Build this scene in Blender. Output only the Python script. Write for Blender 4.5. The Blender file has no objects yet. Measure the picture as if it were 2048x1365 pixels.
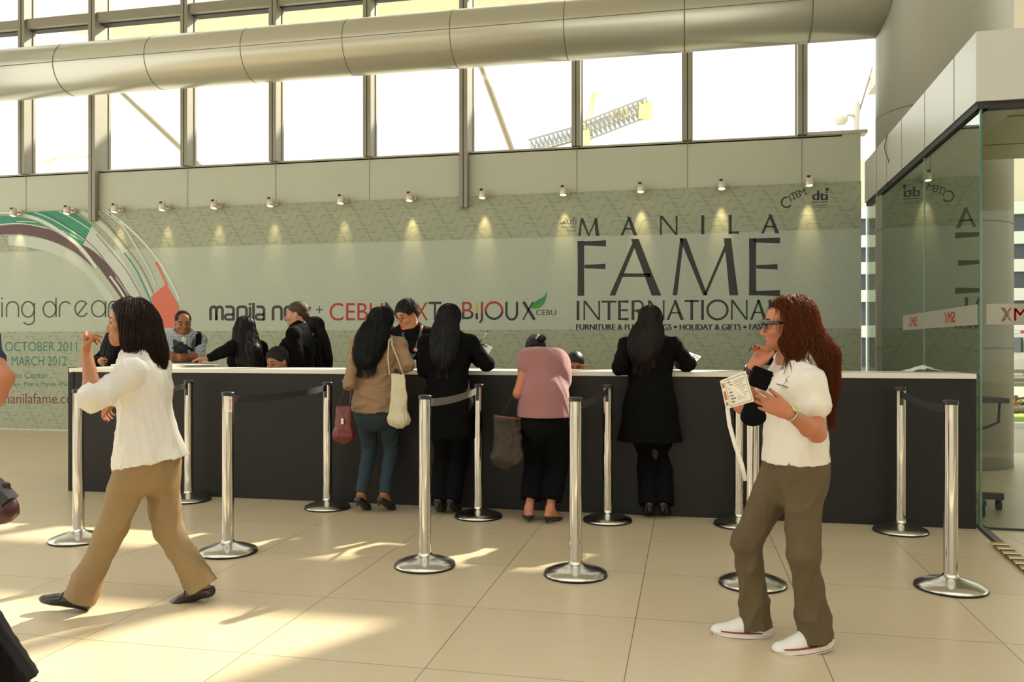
import bpy, bmesh, math, random
import numpy as np
from mathutils import Vector, Matrix

# ------------------------------------------------------------------ camera
C = bpy.context.scene.collection
SC = bpy.context.scene
FPX, CX, HY, HC, YAW = 1650.0, 1024.0, 690.0, 1.32, math.radians(12.0)
SY, CY_ = math.sin(YAW), math.cos(YAW)
cam_d = bpy.data.cameras.new('camera')
cam = bpy.data.objects.new('camera', cam_d)
C.objects.link(cam)
cam_d.sensor_fit = 'HORIZONTAL'
cam_d.sensor_width = 36.0
cam_d.lens = 36.0 * FPX / 2048.0
cam_d.shift_y = (HY - 682.5) / 2048.0
cam_d.clip_start = 0.05
cam_d.clip_end = 500
cam.location = (0, 0, HC)
cam.rotation_euler = (math.radians(90), 0, YAW)
SC.camera = cam

# ------------------------------------------------------------------ world, sun, exposure
wd = bpy.data.worlds.new('overcast_sky')
SC.world = wd
wd.use_nodes = True
wn = wd.node_tree.nodes
wn['Background'].inputs[0].default_value = (1.0, 0.995, 0.94, 1)
wn['Background'].inputs[1].default_value = 1.0
SUN_DIR = Vector((0.47, 0.88, 0.78)).normalized()      # towards the sun
sd = bpy.data.lights.new('sun', 'SUN')
sd.energy = 5.0
sd.angle = math.radians(1.1)
sd.color = (1.0, 0.91, 0.74)
sun = bpy.data.objects.new('sun', sd)
C.objects.link(sun)
sun.rotation_euler = (-SUN_DIR).to_track_quat('-Z', 'Y').to_euler()
sun.location = (6, 16, 14)
SC.view_settings.view_transform = 'Standard'
SC.view_settings.look = 'None'
SC.view_settings.exposure = 1.15
SC.view_settings.gamma = 1.0
SC.view_settings.use_curve_mapping = False
SC.cycles.max_bounces = 7
SC.cycles.diffuse_bounces = 4
SC.cycles.glossy_bounces = 4
SC.cycles.transparent_max_bounces = 16
SC.cycles.sample_clamp_indirect = 6.0
SC.cycles.caustics_reflective = False
SC.cycles.caustics_refractive = False

# ------------------------------------------------------------------ helpers
def ray(x, y):
    a = (x - CX) / FPX
    return Vector((CY_ * a - SY, SY * a + CY_, (HY - y) / FPX))
def at(x, y, Y):                 # point at pixel and distance along the view axis
    return Vector((0, 0, HC)) + ray(x, y) * Y
def onv(x, y, v):                # point on an upright plane parallel to the counter
    r = ray(x, y)
    return Vector((0, 0, HC)) + r * (v / r.y)
def fl(x, y, z=0.0):             # point on the floor
    r = ray(x, y)
    return Vector((0, 0, HC)) + r * ((z - HC) / r.z)
CAMR = Vector((CY_, SY, 0)); CAMF = Vector((-SY, CY_, 0)); UP = Vector((0, 0, 1))

def lin(c):
    return tuple(((v / 255.0) / 12.92 if v <= 10.3 else ((v / 255.0 + 0.055) / 1.055) ** 2.4) for v in c)
_mats = {}
def mat(name, col, rough=0.6, metal=0.0, noise=0.0, nscale=20.0, bump=0.0, bscale=60.0, spec=0.5,
        stretch=None, sheen=0.0, trans=0.0, coat=0.0, emis=None):
    """Procedural material; col is 0-255 sRGB, noise varies the colour, bump roughens the surface."""
    if name in _mats: return _mats[name]
    m = bpy.data.materials.new(name); m.use_nodes = True
    nt = m.node_tree; b = nt.nodes['Principled BSDF']
    c = lin(col)
    b.inputs['Base Color'].default_value = (*c, 1)
    b.inputs['Roughness'].default_value = rough
    b.inputs['Metallic'].default_value = metal
    b.inputs['Specular IOR Level'].default_value = spec
    if sheen: b.inputs['Sheen Weight'].default_value = sheen
    if coat: b.inputs['Coat Weight'].default_value = coat
    if emis:
        b.inputs['Emission Color'].default_value = (*lin(emis[0]), 1); b.inputs['Emission Strength'].default_value = emis[1]
    if noise or bump:
        tc = nt.nodes.new('ShaderNodeTexCoord'); mp = nt.nodes.new('ShaderNodeMapping')
        if stretch: mp.inputs['Scale'].default_value = stretch
        nt.links.new(tc.outputs['Object'], mp.inputs['Vector'])
    if noise:
        n = nt.nodes.new('ShaderNodeTexNoise'); n.inputs['Scale'].default_value = nscale; n.inputs['Detail'].default_value = 4
        nt.links.new(mp.outputs[0], n.inputs['Vector'])
        mx = nt.nodes.new('ShaderNodeMix'); mx.data_type = 'RGBA'
        mx.inputs['A'].default_value = (*[v * (1 - noise) for v in c], 1)
        mx.inputs['B'].default_value = (*[min(1, v * (1 + noise)) for v in c], 1)
        nt.links.new(n.outputs['Fac'], mx.inputs['Factor']); nt.links.new(mx.outputs['Result'], b.inputs['Base Color'])
    if bump:
        n2 = nt.nodes.new('ShaderNodeTexNoise'); n2.inputs['Scale'].default_value = bscale; n2.inputs['Detail'].default_value = 3
        nt.links.new(mp.outputs[0], n2.inputs['Vector'])
        bp = nt.nodes.new('ShaderNodeBump'); bp.inputs['Strength'].default_value = bump; bp.inputs['Distance'].default_value = 0.01
        nt.links.new(n2.outputs['Fac'], bp.inputs['Height']); nt.links.new(bp.outputs[0], b.inputs['Normal'])
    if trans:
        out = nt.nodes['Material Output']; tr = nt.nodes.new('ShaderNodeBsdfTranslucent'); ms = nt.nodes.new('ShaderNodeMixShader')
        tr.inputs[0].default_value = (*[min(1, v * 1.6) for v in c], 1)
        ms.inputs[0].default_value = trans
        nt.links.new(b.outputs[0], ms.inputs[1]); nt.links.new(tr.outputs[0], ms.inputs[2]); nt.links.new(ms.outputs[0], out.inputs['Surface'])
    _mats[name] = m
    return m

def glass_mat(name, tint, refl=1.0, base=0.0):
    m = bpy.data.materials.new(name); m.use_nodes = True; nt = m.node_tree
    for n in list(nt.nodes):
        if n.type != 'OUTPUT_MATERIAL': nt.nodes.remove(n)
    out = nt.nodes['Material Output']
    tr = nt.nodes.new('ShaderNodeBsdfTransparent'); tr.inputs[0].default_value = (*tint, 1)
    gl = nt.nodes.new('ShaderNodeBsdfGlossy'); gl.inputs['Roughness'].default_value = 0.0; gl.inputs[0].default_value = (.93, 1, .95, 1)
    fr = nt.nodes.new('ShaderNodeFresnel'); fr.inputs[0].default_value = 1.5
    mu = nt.nodes.new('ShaderNodeMath'); mu.operation = 'MULTIPLY_ADD'; mu.inputs[1].default_value = refl; mu.inputs[2].default_value = base; mu.use_clamp = True
    ms = nt.nodes.new('ShaderNodeMixShader')
    nt.links.new(fr.outputs[0], mu.inputs[0]); nt.links.new(mu.outputs[0], ms.inputs[0])
    nt.links.new(tr.outputs[0], ms.inputs[1]); nt.links.new(gl.outputs[0], ms.inputs[2]); nt.links.new(ms.outputs[0], out.inputs['Surface'])
    return m

def tag(o, label=None, cat=None, group=None, kind=None):
    if label: o['label'] = label
    if cat: o['category'] = cat
    if group: o['group'] = group
    if kind: o['kind'] = kind
    return o
def empty(name, loc, label=None, cat=None, group=None, rz=0.0):
    o = bpy.data.objects.new(name, None); C.objects.link(o)
    o.location = loc; o.rotation_euler = (0, 0, rz); o.empty_display_size = 0.1
    return tag(o, label, cat, group)
def put(name, me, mats, parent=None, loc=None, smooth=False):
    o = bpy.data.objects.new(name, me); C.objects.link(o)
    for m in (mats if isinstance(mats, (list, tuple)) else [mats]): me.materials.append(m)
    if smooth: me.polygons.foreach_set('use_smooth', np.ones(len(me.polygons), dtype=bool))
    if parent: o.parent = parent
    if loc is not None: o.location = loc
    return o

class MB:
    """Collects shapes and links them as one mesh object."""
    def __init__(s): s.v = []; s.f = []; s.mi = []; s.sm = []
    def add(s, vs, fs, mi=0, sm=False):
        n = len(s.v); s.v += [tuple(v) for v in vs]
        for f in fs: s.f.append([n + i for i in f]); s.mi.append(mi); s.sm.append(sm)
        return s
    def box(s, lo, hi, mi=0, bev=0.0):
        lo, hi = [min(a, b) for a, b in zip(lo, hi)], [max(a, b) for a, b in zip(lo, hi)]
        if bev <= 0:
            x0, y0, z0 = lo; x1, y1, z1 = hi
            return s.add([(x0,y0,z0),(x1,y0,z0),(x1,y1,z0),(x0,y1,z0),(x0,y0,z1),(x1,y0,z1),(x1,y1,z1),(x0,y1,z1)],
                         [(0,3,2,1),(4,5,6,7),(0,1,5,4),(1,2,6,5),(2,3,7,6),(3,0,4,7)], mi)
        bm = bmesh.new(); bmesh.ops.create_cube(bm, size=1)
        for v in bm.verts: v.co = Vector([lo[k] + (v.co[k] + .5) * (hi[k] - lo[k]) for k in range(3)])
        bmesh.ops.bevel(bm, geom=bm.edges[:], offset=bev, segments=2, affect='EDGES', profile=.6)
        bm.verts.index_update()
        s.add([v.co[:] for v in bm.verts], [[v.index for v in f.verts] for f in bm.faces], mi); bm.free(); return s
    def obox(s, c, ax, ay, az, mi=0):
        c, ax, ay, az = Vector(c), Vector(ax), Vector(ay), Vector(az)
        vs = [c + ax*i + ay*j + az*k for k in (-1, 1) for i, j in ((-1,-1),(1,-1),(1,1),(-1,1))]
        return s.add(vs, [(0,3,2,1),(4,5,6,7),(0,1,5,4),(1,2,6,5),(2,3,7,6),(3,0,4,7)], mi)
    def bar(s, a, b, w, h, mi=0, up=None):
        a, b = Vector(a), Vector(b); d = b - a; L = d.length; d.normalize()
        up = Vector(up) if up else (UP if abs(d.z) < .95 else Vector((1, 0, 0)))
        r = d.cross(up).normalized(); u = r.cross(d)
        return s.obox((a + b) / 2, r * w / 2, d * L / 2, u * h / 2, mi)
    def tube(s, pts, rad, n=10, mi=0, cap=True, flat=None, side=None):
        pts = [Vector(p) for p in pts]; m = len(pts)
        rad = [rad] * m if isinstance(rad, (int, float)) else rad
        vs = []; fs = []; pr = Vector(side) if side else None
        for i, p in enumerate(pts):
            d = (pts[min(i+1, m-1)] - pts[max(i-1, 0)])
            d = d.normalized() if d.length > 1e-9 else UP.copy()
            if pr is None: pr = d.orthogonal()
            pr = (pr - d * pr.dot(d)); pr = pr.normalized() if pr.length > 1e-6 else d.orthogonal().normalized()
            q = d.cross(pr)
            for k in range(n):
                a = 2 * math.pi * k / n
                vs.append(p + pr * (math.cos(a) * rad[i]) + q * (math.sin(a) * rad[i] * (flat or 1)))
        for i in range(m - 1):
            for k in range(n):
                k2 = (k + 1) % n
                fs.append((i*n+k, i*n+k2, (i+1)*n+k2, (i+1)*n+k))
        s.add(vs, fs, mi, True)
        if cap:
            b0 = len(s.v) - m * n
            s.f.append([b0 + k for k in reversed(range(n))]); s.mi.append(mi); s.sm.append(False)
            s.f.append([b0 + (m-1)*n + k for k in range(n)]); s.mi.append(mi); s.sm.append(False)
        return s
    def lathe(s, prof, c=(0,0,0), n=32, mi=0, sm=True):
        vs = []; fs = []; m = len(prof)
        for r, z in prof:
            for k in range(n):
                a = 2*math.pi*k/n; vs.append((c[0]+r*math.cos(a), c[1]+r*math.sin(a), c[2]+z))
        for i in range(m-1):
            for k in range(n):
                k2 = (k+1) % n; fs.append((i*n+k, i*n+k2, (i+1)*n+k2, (i+1)*n+k))
        return s.add(vs, fs, mi, sm)
    def poly(s, pts, mi=0): return s.add(pts, [list(range(len(pts)))], mi)
    def mesh(s, name):
        me = bpy.data.meshes.new(name); me.from_pydata(s.v, [], s.f)
        me.polygons.foreach_set('material_index', s.mi); me.polygons.foreach_set('use_smooth', s.sm)
        me.update(); return me
    def build(s, name, mats, parent=None, base=None):
        if base is not None: s.v = [tuple(Vector(v) - Vector(base)) for v in s.v]
        return put(name, s.mesh(name), mats, parent)
def struct(o): o['kind'] = 'structure'; return o
# ------------------------------------------------------------------ building materials
def tile_mat():
    m = bpy.data.materials.new('floor_tile'); m.use_nodes = True; nt = m.node_tree; N = nt.nodes.new; L = nt.links.new
    b = nt.nodes['Principled BSDF']; b.inputs['Roughness'].default_value = 0.28; b.inputs['Specular IOR Level'].default_value = 0.75
    geo = N('ShaderNodeNewGeometry'); sep = N('ShaderNodeSeparateXYZ'); L(geo.outputs['Position'], sep.inputs[0])
    def m2(op, a, bb=None, c=None):
        n = N('ShaderNodeMath'); n.operation = op
        for i, x in enumerate((a, bb, c)):
            if x is None: continue
            if isinstance(x, (int, float)): n.inputs[i].default_value = x
            else: L(x, n.inputs[i])
        return n.outputs[0]
    def joint(axis, off, step):
        q = m2('DIVIDE', m2('SUBTRACT', axis, off), step)
        f = m2('SUBTRACT', q, m2('FLOOR', m2('ADD', q, .5)))
        return m2('LESS_THAN', m2('ABSOLUTE', f), 0.0022 / step), m2('FLOOR', q)
    ju, iu = joint(sep.outputs[0], -2.655, .804)
    jv, iv = joint(sep.outputs[1], 3.215, .8)
    j = m2('MAXIMUM', ju, jv)
    mp = N('ShaderNodeMapping'); mp.inputs['Scale'].default_value = (1.5, 40, 1); L(geo.outputs['Position'], mp.inputs[0])
    n1 = N('ShaderNodeTexNoise'); n1.inputs['Scale'].default_value = 2.2; n1.inputs['Detail'].default_value = 5; L(mp.outputs[0], n1.inputs['Vector'])
    cmb = N('ShaderNodeCombineXYZ'); L(iu, cmb.inputs[0]); L(iv, cmb.inputs[1])
    wn_ = N('ShaderNodeTexWhiteNoise'); L(cmb.outputs[0], wn_.inputs['Vector'])
    f = m2('ADD', m2('MULTIPLY', n1.outputs['Fac'], .75), m2('MULTIPLY', wn_.outputs['Value'], .25))
    mx = N('ShaderNodeMix'); mx.data_type = 'RGBA'
    mx.inputs['A'].default_value = (*lin((196, 177, 142)), 1); mx.inputs['B'].default_value = (*lin((217, 201, 168)), 1); L(f, mx.inputs['Factor'])
    mj = N('ShaderNodeMix'); mj.data_type = 'RGBA'; L(j, mj.inputs['Factor']); L(mx.outputs['Result'], mj.inputs['A'])
    mj.inputs['B'].default_value = (*lin((122, 110, 86)), 1)
    L(mj.outputs['Result'], b.inputs['Base Color'])
    bp = N('ShaderNodeBump'); bp.inputs['Strength'].default_value = .04; bp.inputs['Distance'].default_value = .01
    L(n1.outputs['Fac'], bp.inputs['Height']); L(bp.outputs[0], b.inputs['Normal'])
    r = m2('MULTIPLY_ADD', n1.outputs['Fac'], .14, .27); L(r, b.inputs['Roughness'])
    return m
M_FLOOR = tile_mat()
M_ALU = mat('aluminium_panel', (196, 193, 176), .42, .25, noise=.04, nscale=3)
M_PANEL = mat('sill_panel', (190, 193, 172), .55, .1, noise=.03, nscale=2)
M_MUL = mat('mullion_paint', (150, 146, 130), .5, .25)
M_WALL = mat('wall_plaster', (190, 186, 170), .8)
M_CEIL = mat('ceiling_board', (205, 202, 190), .8)
M_DARK = mat('dark_gasket', (40, 40, 38), .6)
M_PANE = glass_mat('window_glass', (.97, .98, .97), .5)
M_SIDE = glass_mat('green_glass', (.40, .49, .40), .42, .01)
M_FRONT = glass_mat('front_glass', (.78, .83, .77), .6)
M_EDGE = mat('glass_edge', (70, 120, 98), .2, coat=.5)

# floor, ceiling and the walls out of the picture
f = MB(); f.box((-16, -9, -.25), (16, 11.12, 0)); struct(f.build('floor', M_FLOOR))
f = MB(); f.box((-16, -9.0, 8.6), (16, -4.5, 8.8)); f.box((-16, 3.2, 8.6), (16, 11.4, 8.8)); f.box((-16, -4.5, 8.6), (-13, 3.2, 8.8)); f.box((10, -4.5, 8.6), (16, 3.2, 8.8))
for u in range(-13, 11, 3): f.box((u - .08, -4.5, 8.5), (u + .08, 3.2, 8.8))
struct(f.build('ceiling', M_CEIL))
f = MB(); f.add([(-13, -4.5, 8.7), (10, -4.5, 8.7), (10, 3.2, 8.7), (-13, 3.2, 8.7)], [(0, 1, 2, 3)]); struct(f.build('window_50', M_PANE))  # skylight added in the ceiling gap to brighten the near floor
f = MB(); f.box((-16.2, -9, 0), (-16, 11.4, .5)); f.box((-16.2, -9, 7.9), (-16, 11.4, 8.8))
for v in range(-9, 12, 2): f.box((-16.2, v - .08, .5), (-15.95, v + .08, 7.9))
struct(f.build('wall_left', M_WALL))
f = MB(); f.box((-16, -9.2, 4.6), (16, -9, 8.8))
for u in range(-16, 17, 4): f.box((u - .25, -9.3, 0), (u + .25, -8.9, 4.6))
struct(f.build('wall_rear', M_WALL))
f = MB(); f.box((9, -9, 0), (9.2, 6.4, 4.4)); struct(f.build('wall_right_shade', M_WALL))  # unseen wall added to darken the right side of the hall
# the banner wall: solid to the sill, panels above the banner
VW = 11.0
f = MB(); f.box((-16, VW, 0), (2.12, VW + .14, 3.97)); struct(f.build('wall_back', M_PANEL))
MUL = [-15.6, -14.15, -12.7, -11.35, -10.08, -8.83, -7.27, -5.845, -4.40, -3.0, -1.45, 0.0, 1.42]
MAIN = {-8.83, -3.0, -12.7}
f = MB()
for u in MUL:
    f.box((u - .006, VW - .003, 3.3), (u + .006, VW + .001, 3.97))
f.box((-16, VW - .004, 3.955), (1.9, VW + .001, 3.972))
o = struct(f.build('trim_1', M_MUL))
# mullions: fin in front, lit flank, glazing bead behind
k = 2
for u in MUL:
    f = MB(); z0 = 3.2 if u in MAIN else 3.97
    d = .30 if u in MAIN else .17
    w = .058
    v0 = VW - .10
    f.box((u - w, v0, z0), (u + w, v0 + d + .06, 8.6))
    f.box((u - .006, v0 - .003, z0), (u + .006, v0, 8.6), 1)
    f.box((u - w - .012, v0 + d + .0, 3.97), (u + w + .012, v0 + d + .05, 8.6))
    struct(f.build('trim_%d' % k, [M_MUL, M_DARK])); k += 1
# transoms and sill
for z in (6.30, 7.55):
    for a, b in zip(MUL[:-1], MUL[1:]):
        f = MB(); f.box((a + .06, VW - .06, z - .07), (b - .06, VW + .14, z + .07)); f.box((a + .06, VW + .02, z - .085), (b - .06, VW + .16, z - .07), 1)
        struct(f.build('trim_%d' % k, [M_MUL, M_DARK])); k += 1
f = MB(); f.box((1.42, VW - .02, 3.97), (2.2, VW + .2, 4.01)); f.box((-16, VW - .0, 3.94), (1.9, VW + .2, 3.985)); struct(f.build('trim_%d' % k, M_ALU)); k += 1
n = 1
for a, b in zip(MUL, MUL[1:] + [2.75]):
    f = MB(); f.add([(a, VW + .13, 3.97), (b, VW + .13, 3.97), (b, VW + .13, 8.6), (a, VW + .13, 8.6)], [(0, 1, 2, 3)])
    struct(f.build('window_%d' % n, M_PANE)); n += 1

# ------------------------------------------------------------------ clad duct along the windows
def duct_mat():
    m = mat('duct_cladding', (204, 202, 184), .30, .5, noise=.02, nscale=2)
    return m
M_DUCT = duct_mat()
M_SEAM = mat('seam', (112, 104, 86), .7)
t = empty('clad_duct', (-14, 10.1, 5.2), 'long round pale metal clad pipe running below the high windows to the column', 'pipe')
f = MB(); f.tube([(0, 0, 0), (16.2, 0, 0)], .355, 72); f.build('cladding', M_DUCT, t)
us = -0.03 - 1.413 * 9
for i in range(11):
    u = us + 1.413 * i + 14
    f = MB(); f.tube([(u - .005, 0, 0), (u + .005, 0, 0)], .3566, 72); f.build('joint', M_SEAM, t)
f = MB(); f.bar((0, -.3553, 0.0), (16.3, -.3553, 0.0), .004, .008); f.bar((0, .3553, 0), (16.3, .3553, 0), .004, .008); f.build('seam', M_SEAM, t)

# round column
t = empty('round_column', (2.81, 10.1, 0), 'huge round pale clad column standing behind the glass at the end of the pipe', 'column')
t['kind'] = 'structure'
f = MB(); f.lathe([(.0, 0), (.69, 0), (.69, 8.6)], n=96); f.build('cladding', mat('column_cladding', (166, 166, 152), .42, .3, noise=.03, nscale=1.5), t)
for z in (.02, 1.28, 2.62, 3.9, 5.35, 6.7):
    f = MB(); f.lathe([(.686, z - .006), (.6915, z - .006), (.6915, z + .006), (.686, z + .006)], n=96); f.build('joint', M_SEAM, t)

# ------------------------------------------------------------------ glass vestibule on the right
UG = 2.02; SKW = .11 / 4.4; VF = 6.46; ZB, ZT = 3.06, 3.56
M_FASC = mat('fascia_aluminium', (205, 206, 196), .38, .3, noise=.02, nscale=2)
t = empty('fascia', (UG, VF, ZB), 'pale metal box fascia capping the glass enclosure', 'fascia', rz=-SKW); t['kind'] = 'structure'
f = MB(); f.box((0, 0, 0), (.35, 4.34, ZT - ZB)); f.build('side_panel', M_FASC, t)
f = MB(); f.box((0.35, 0, 0), (6, .3, ZT - ZB)); f.box((.001, -.004, 0), (.35, .0, ZT - ZB)); f.build('front_panel', M_FASC, t)
f = MB()
for v in (.55, 1.45, 2.35, 3.05, 3.6): f.box((-.002, v - .004, 0), (.001, v + .004, ZT - ZB))
f.build('joint', M_SEAM, t)
f = MB(); f.box((.01, .01, -.05), (.09, 4.3, 0)); f.box((.02, .02, -.05), (6, .09, 0)); f.build('head_track', M_DARK, t)
cb = []; 
for i in range(13): cb.append((-.006 - .02 * math.sin(i * .5) * (i > 0), 2.98 + .05 * math.sin(i * .7), .5 - i * .045))
f = MB(); f.tube(cb, .004, 6); f.build('cable', M_DARK, t)
f = MB(); f.box((0.0, 0.0, ZB - .0), (.0, 0, 0))
def pane(name, a, b, z0, z1, th, mt):
    a, b = Vector(a), Vector(b)
    f = MB(); f.add([(a.x, a.y, z0), (b.x, b.y, z0), (b.x, b.y, z1), (a.x, a.y, z1)], [(0, 1, 2, 3)])
    return struct(f.build(name, mt))
gx = lambda v: UG + .035 + (v - VF) * SKW
pane('window_40', (gx(6.5), VF + .04, 0), (gx(8.06), 8.06, 0), 0, ZB, .01, M_SIDE)
pane('window_41', (gx(8.07), 8.07, 0), (gx(10.93), 10.93, 0), 0, ZB, .01, M_SIDE)
pane('window_42', (UG + .045, VF + .02, 0), (UG + 1.95, VF + .02, 0), 0, ZB, .01, M_FRONT)
pane('window_43', (UG + 1.96, VF + .02, 0), (8, VF + .02, 0), 0, ZB, .01, M_FRONT)
f = MB(); f.box((UG + .030, VF + .014, 0), (UG + .044, VF + .034, ZB)); struct(f.build('trim_60', M_EDGE))
f = MB(); f.box((gx(8.065) - .005, 8.058, 0), (gx(8.065) + .005, 8.072, ZB)); struct(f.build('trim_61', mat('silicone_joint', (150, 168, 155), .4)))
f = MB(); f.box((UG + .06, VF, 0), (8, VF + .03, .012)); struct(f.build('trim_62', M_DARK))
# vestibule ceiling with panel joints
t = MB(); t.box((UG + .12, VF + .3, 3.22), (8, 9.3, 3.3)); struct(t.build('ceiling_vestibule', mat('soffit_panel', (196, 194, 168), .5)))
f = MB(); f.box((UG + .12, 7.55, 3.216), (8, 7.565, 3.221)); f.box((UG + .12, 8.6, 3.216), (8, 8.615, 3.221)); f.bar((2.6, 6.8, 3.218), (4.4, 8.6, 3.218), .012, .006)
struct(f.build('trim_63', M_SEAM))
# floor track with warning tape
A, B = fl(1957, 1050), fl(2120, 1196)
f = MB(); f.bar((A.x, A.y, .006), (B.x, B.y, .006), .05, .012); f.bar((A.x - .03, A.y, .004), (B.x - .03, B.y, .004), .012, .008, 1)
tag(f.build('floor_track', [mat('track_grey', (120, 120, 112), .35, .6), M_DARK]), 'grey metal sliding track let into the floor at the glass corner', 'floor track')
def tape_mat():
    m = bpy.data.materials.new('warning_tape'); m.use_nodes = True; nt = m.node_tree; b = nt.nodes['Principled BSDF']
    g = nt.nodes.new('ShaderNodeNewGeometry'); w = nt.nodes.new('ShaderNodeTexWave'); w.wave_profile = 'SAW'; w.bands_direction = 'Y'; w.inputs['Scale'].default_value = 2.6
    r = nt.nodes.new('ShaderNodeValToRGB'); r.color_ramp.interpolation = 'CONSTANT'
    e = r.color_ramp.elements; e[0].color = (*lin((196, 152, 50)), 1); e[1].position = .38; e[1].color = (*lin((28, 26, 24)), 1)
    x = e.new(.72); x.color = (*lin((235, 232, 220)), 1)
    nt.links.new(g.outputs['Position'], w.inputs[0]); nt.links.new(w.outputs['Color'], r.inputs[0]); nt.links.new(r.outputs[0], b.inputs['Base Color'])
    return m
A, B = fl(1996, 1092), fl(2130, 1203)
f = MB(); f.bar((A.x, A.y, .018), (B.x, B.y, .018), .085, .008)
tag(f.build('hazard_tape', tape_mat()), 'yellow and black striped warning tape stuck along the floor track', 'tape')

# ------------------------------------------------------------------ outside
M_CONC = mat('pavement', (176, 172, 160), .9, noise=.08, nscale=2)
f = MB(); f.box((-90, 11.14, -.3), (1.9, 90, -.05)); f.box((1.9, 9.9, -.3), (90, 90, -.02)); f.box((16, -9, -.3), (90, 9.9, -.02)); struct(f.build('floor_outside', M_CONC))
f = MB(); f.box((-16, -60, -.3), (90, -9, -.02)); struct(f.build('floor_forecourt', M_CONC))
# covered walkway roof outside the high windows
t = empty('walkway_canopy', (-13.6, 15.7, 8.4), 'flat cream roof of a walkway seen through the upper windows', 'canopy')
f = MB(); f.add([(-.9, 0, 0), (27, 0, 0), (27, 1.15, 0), (.9, 1.15, 0), (-.9, 0, .18), (27, 0, .18), (27, 1.15, .18), (.9, 1.15, .18)],
   [(0, 3, 2, 1), (4, 5, 6, 7), (0, 1, 5, 4), (1, 2, 6, 5), (2, 3, 7, 6), (3, 0, 4, 7)]); f.build('roof_slab', mat('canopy_cream', (232, 222, 192), .7), t)
f = MB(); f.box((5.2, 13.0, 8.7), (24, 26, 9.1)); tag(f.build('sun_blocker_slab', mat('sun_blocker_pale', (206, 202, 186), .8)), 'flat pale slab outside, added to keep sun off the column and right floor', 'roof')  # slab added to block the sun from the column and right floor
# ------------------------------------------------------------------ counter
M_CTR = mat('charcoal_laminate', (38, 36, 32), .5, noise=.10, nscale=2, spec=.25)
M_TOP = mat('white_counter_top', (226, 222, 206), .35, noise=.02, spec=.5)
M_STEEL = mat('polished_steel', (205, 202, 194), .07, 1.0)
UL, UR = -5.47, 2.02
t = empty('reception_counter', (UL, VF, 0), 'long charcoal reception counter with a thin white top', 'counter')
f = MB(); f.box((.0, 0, 0), (UR - UL, .04, 1.075), bev=.003); f.build('front_panel', M_CTR, t)
f = MB(); f.box((.012, -.012, 1.075), (UR - UL, .52, 1.112), bev=.004); f.build('counter_top', M_TOP, t)
f = MB(); f.box((0, -.006, 0), (.055, .05, 1.118)); f.build('end_panel', M_CTR, t)
f = MB(); f.tube([(.028, -.0105, 1.075), (.028, -.006, 1.075)], .006, 12); f.build('screw', M_STEEL, t)

t = empty('side_counter', (UL, VF + .54, 0), 'short counter running back from the end of the long charcoal counter, white top', 'counter')
f = MB(); f.box((.02, 0, 0), (.06, .80, 1.09)); f.box((.06, .76, 0), (.56, .80, 1.09)); f.build('panel', M_CTR, t)
f = MB(); f.box((.012, 0, 1.09), (.60, .84, 1.13), bev=.004); f.build('counter_top', M_TOP, t)

# ------------------------------------------------------------------ barrier posts
M_BASE = mat('brushed_base', (196, 193, 184), .22, 1.0, bump=.05, bscale=40)
M_CAP = mat('black_cap', (22, 22, 22), .35)
M_RUB = mat('black_rubber', (20, 20, 20), .8)
M_BELT = mat('grey_belt', (112, 108, 98), .75, bump=.25, bscale=160, stretch=(1, 1, 6))
M_DBELT = mat('dark_belt', (46, 44, 42), .75, bump=.2, bscale=160)
M_STICK = mat('sticker_white', (232, 228, 220), .5); M_RED = mat('logo_red', (205, 36, 22), .5)
HP = 1.02
def text_mesh(s, font_scale=1.0):
    cu = bpy.data.curves.new('lettering', 'FONT'); cu.body = s; cu.resolution_u = 4
    o = bpy.data.objects.new('lettering', cu); C.objects.link(o)
    dg = bpy.context.evaluated_depsgraph_get(); dg.update()
    me = bpy.data.meshes.new_from_object(o.evaluated_get(dg))
    vs = [Vector(v.co) for v in me.vertices]; fs = [list(p.vertices) for p in me.polygons]
    bpy.data.objects.remove(o); bpy.data.curves.remove(cu); bpy.data.meshes.remove(me)
    return vs, fs
def fit_text(mb, s, org, ex, ez, w, h, mi=0, mirror=False):
    """Text laid flat from org along ex (width w) and ez (height h)."""
    vs, fs = text_mesh(s)
    x0 = min(v.x for v in vs); x1 = max(v.x for v in vs); y0 = min(v.y for v in vs); y1 = max(v.y for v in vs)
    ex, ez, org = Vector(ex), Vector(ez), Vector(org)
    out = []
    for v in vs:
        a = (v.x - x0) / (x1 - x0); b = (v.y - y0) / (y1 - y0)
        if mirror: a = 1 - a
        out.append(org + ex * (a * w) + ez * (b * h))
    mb.add(out, fs, mi)

def post(loc, label, ang, front):
    t = empty('barrier_post', loc, label, 'barrier post', 'chrome barrier posts in front of the counter', rz=ang)
    f = MB(); f.lathe([(0, .002), (.180, .002), (.183, .006), (.183, .011), (.180, .014)], n=48); f.build('floor_ring', M_RUB, t)
    f = MB(); f.lathe([(.182, .012), (.177, .023), (.13, .042), (.08, .056), (.052, .064), (.043, .070), (0.036, .085)], n=64); f.build('base', M_BASE, t)
    f = MB(); f.lathe([(.0365, .06), (.0365, HP - .02)], n=48); f.build('pole', M_STEEL, t)
    f = MB(); f.lathe([(.0395, HP - .024), (.0395, HP - .004), (.036, HP), (0, HP)], n=48); f.build('cap', M_CAP, t)
    f = MB(); f.box((.030, -.012, HP - .125), (.043, .012, HP - .022), bev=.003); f.build('belt_slot', M_CAP, t)
    if front:
        f = MB(); f.box((-.043, -.014, HP - .105), (-.0362, .014, HP - .022), bev=.002); f.build('belt_slot', M_CAP, t)
    return t
FRONT = [(157, 1082), (456, 1106), (850, 1133), (1151, 1151), (1505, 1170), (1901, 1178)]
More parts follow.
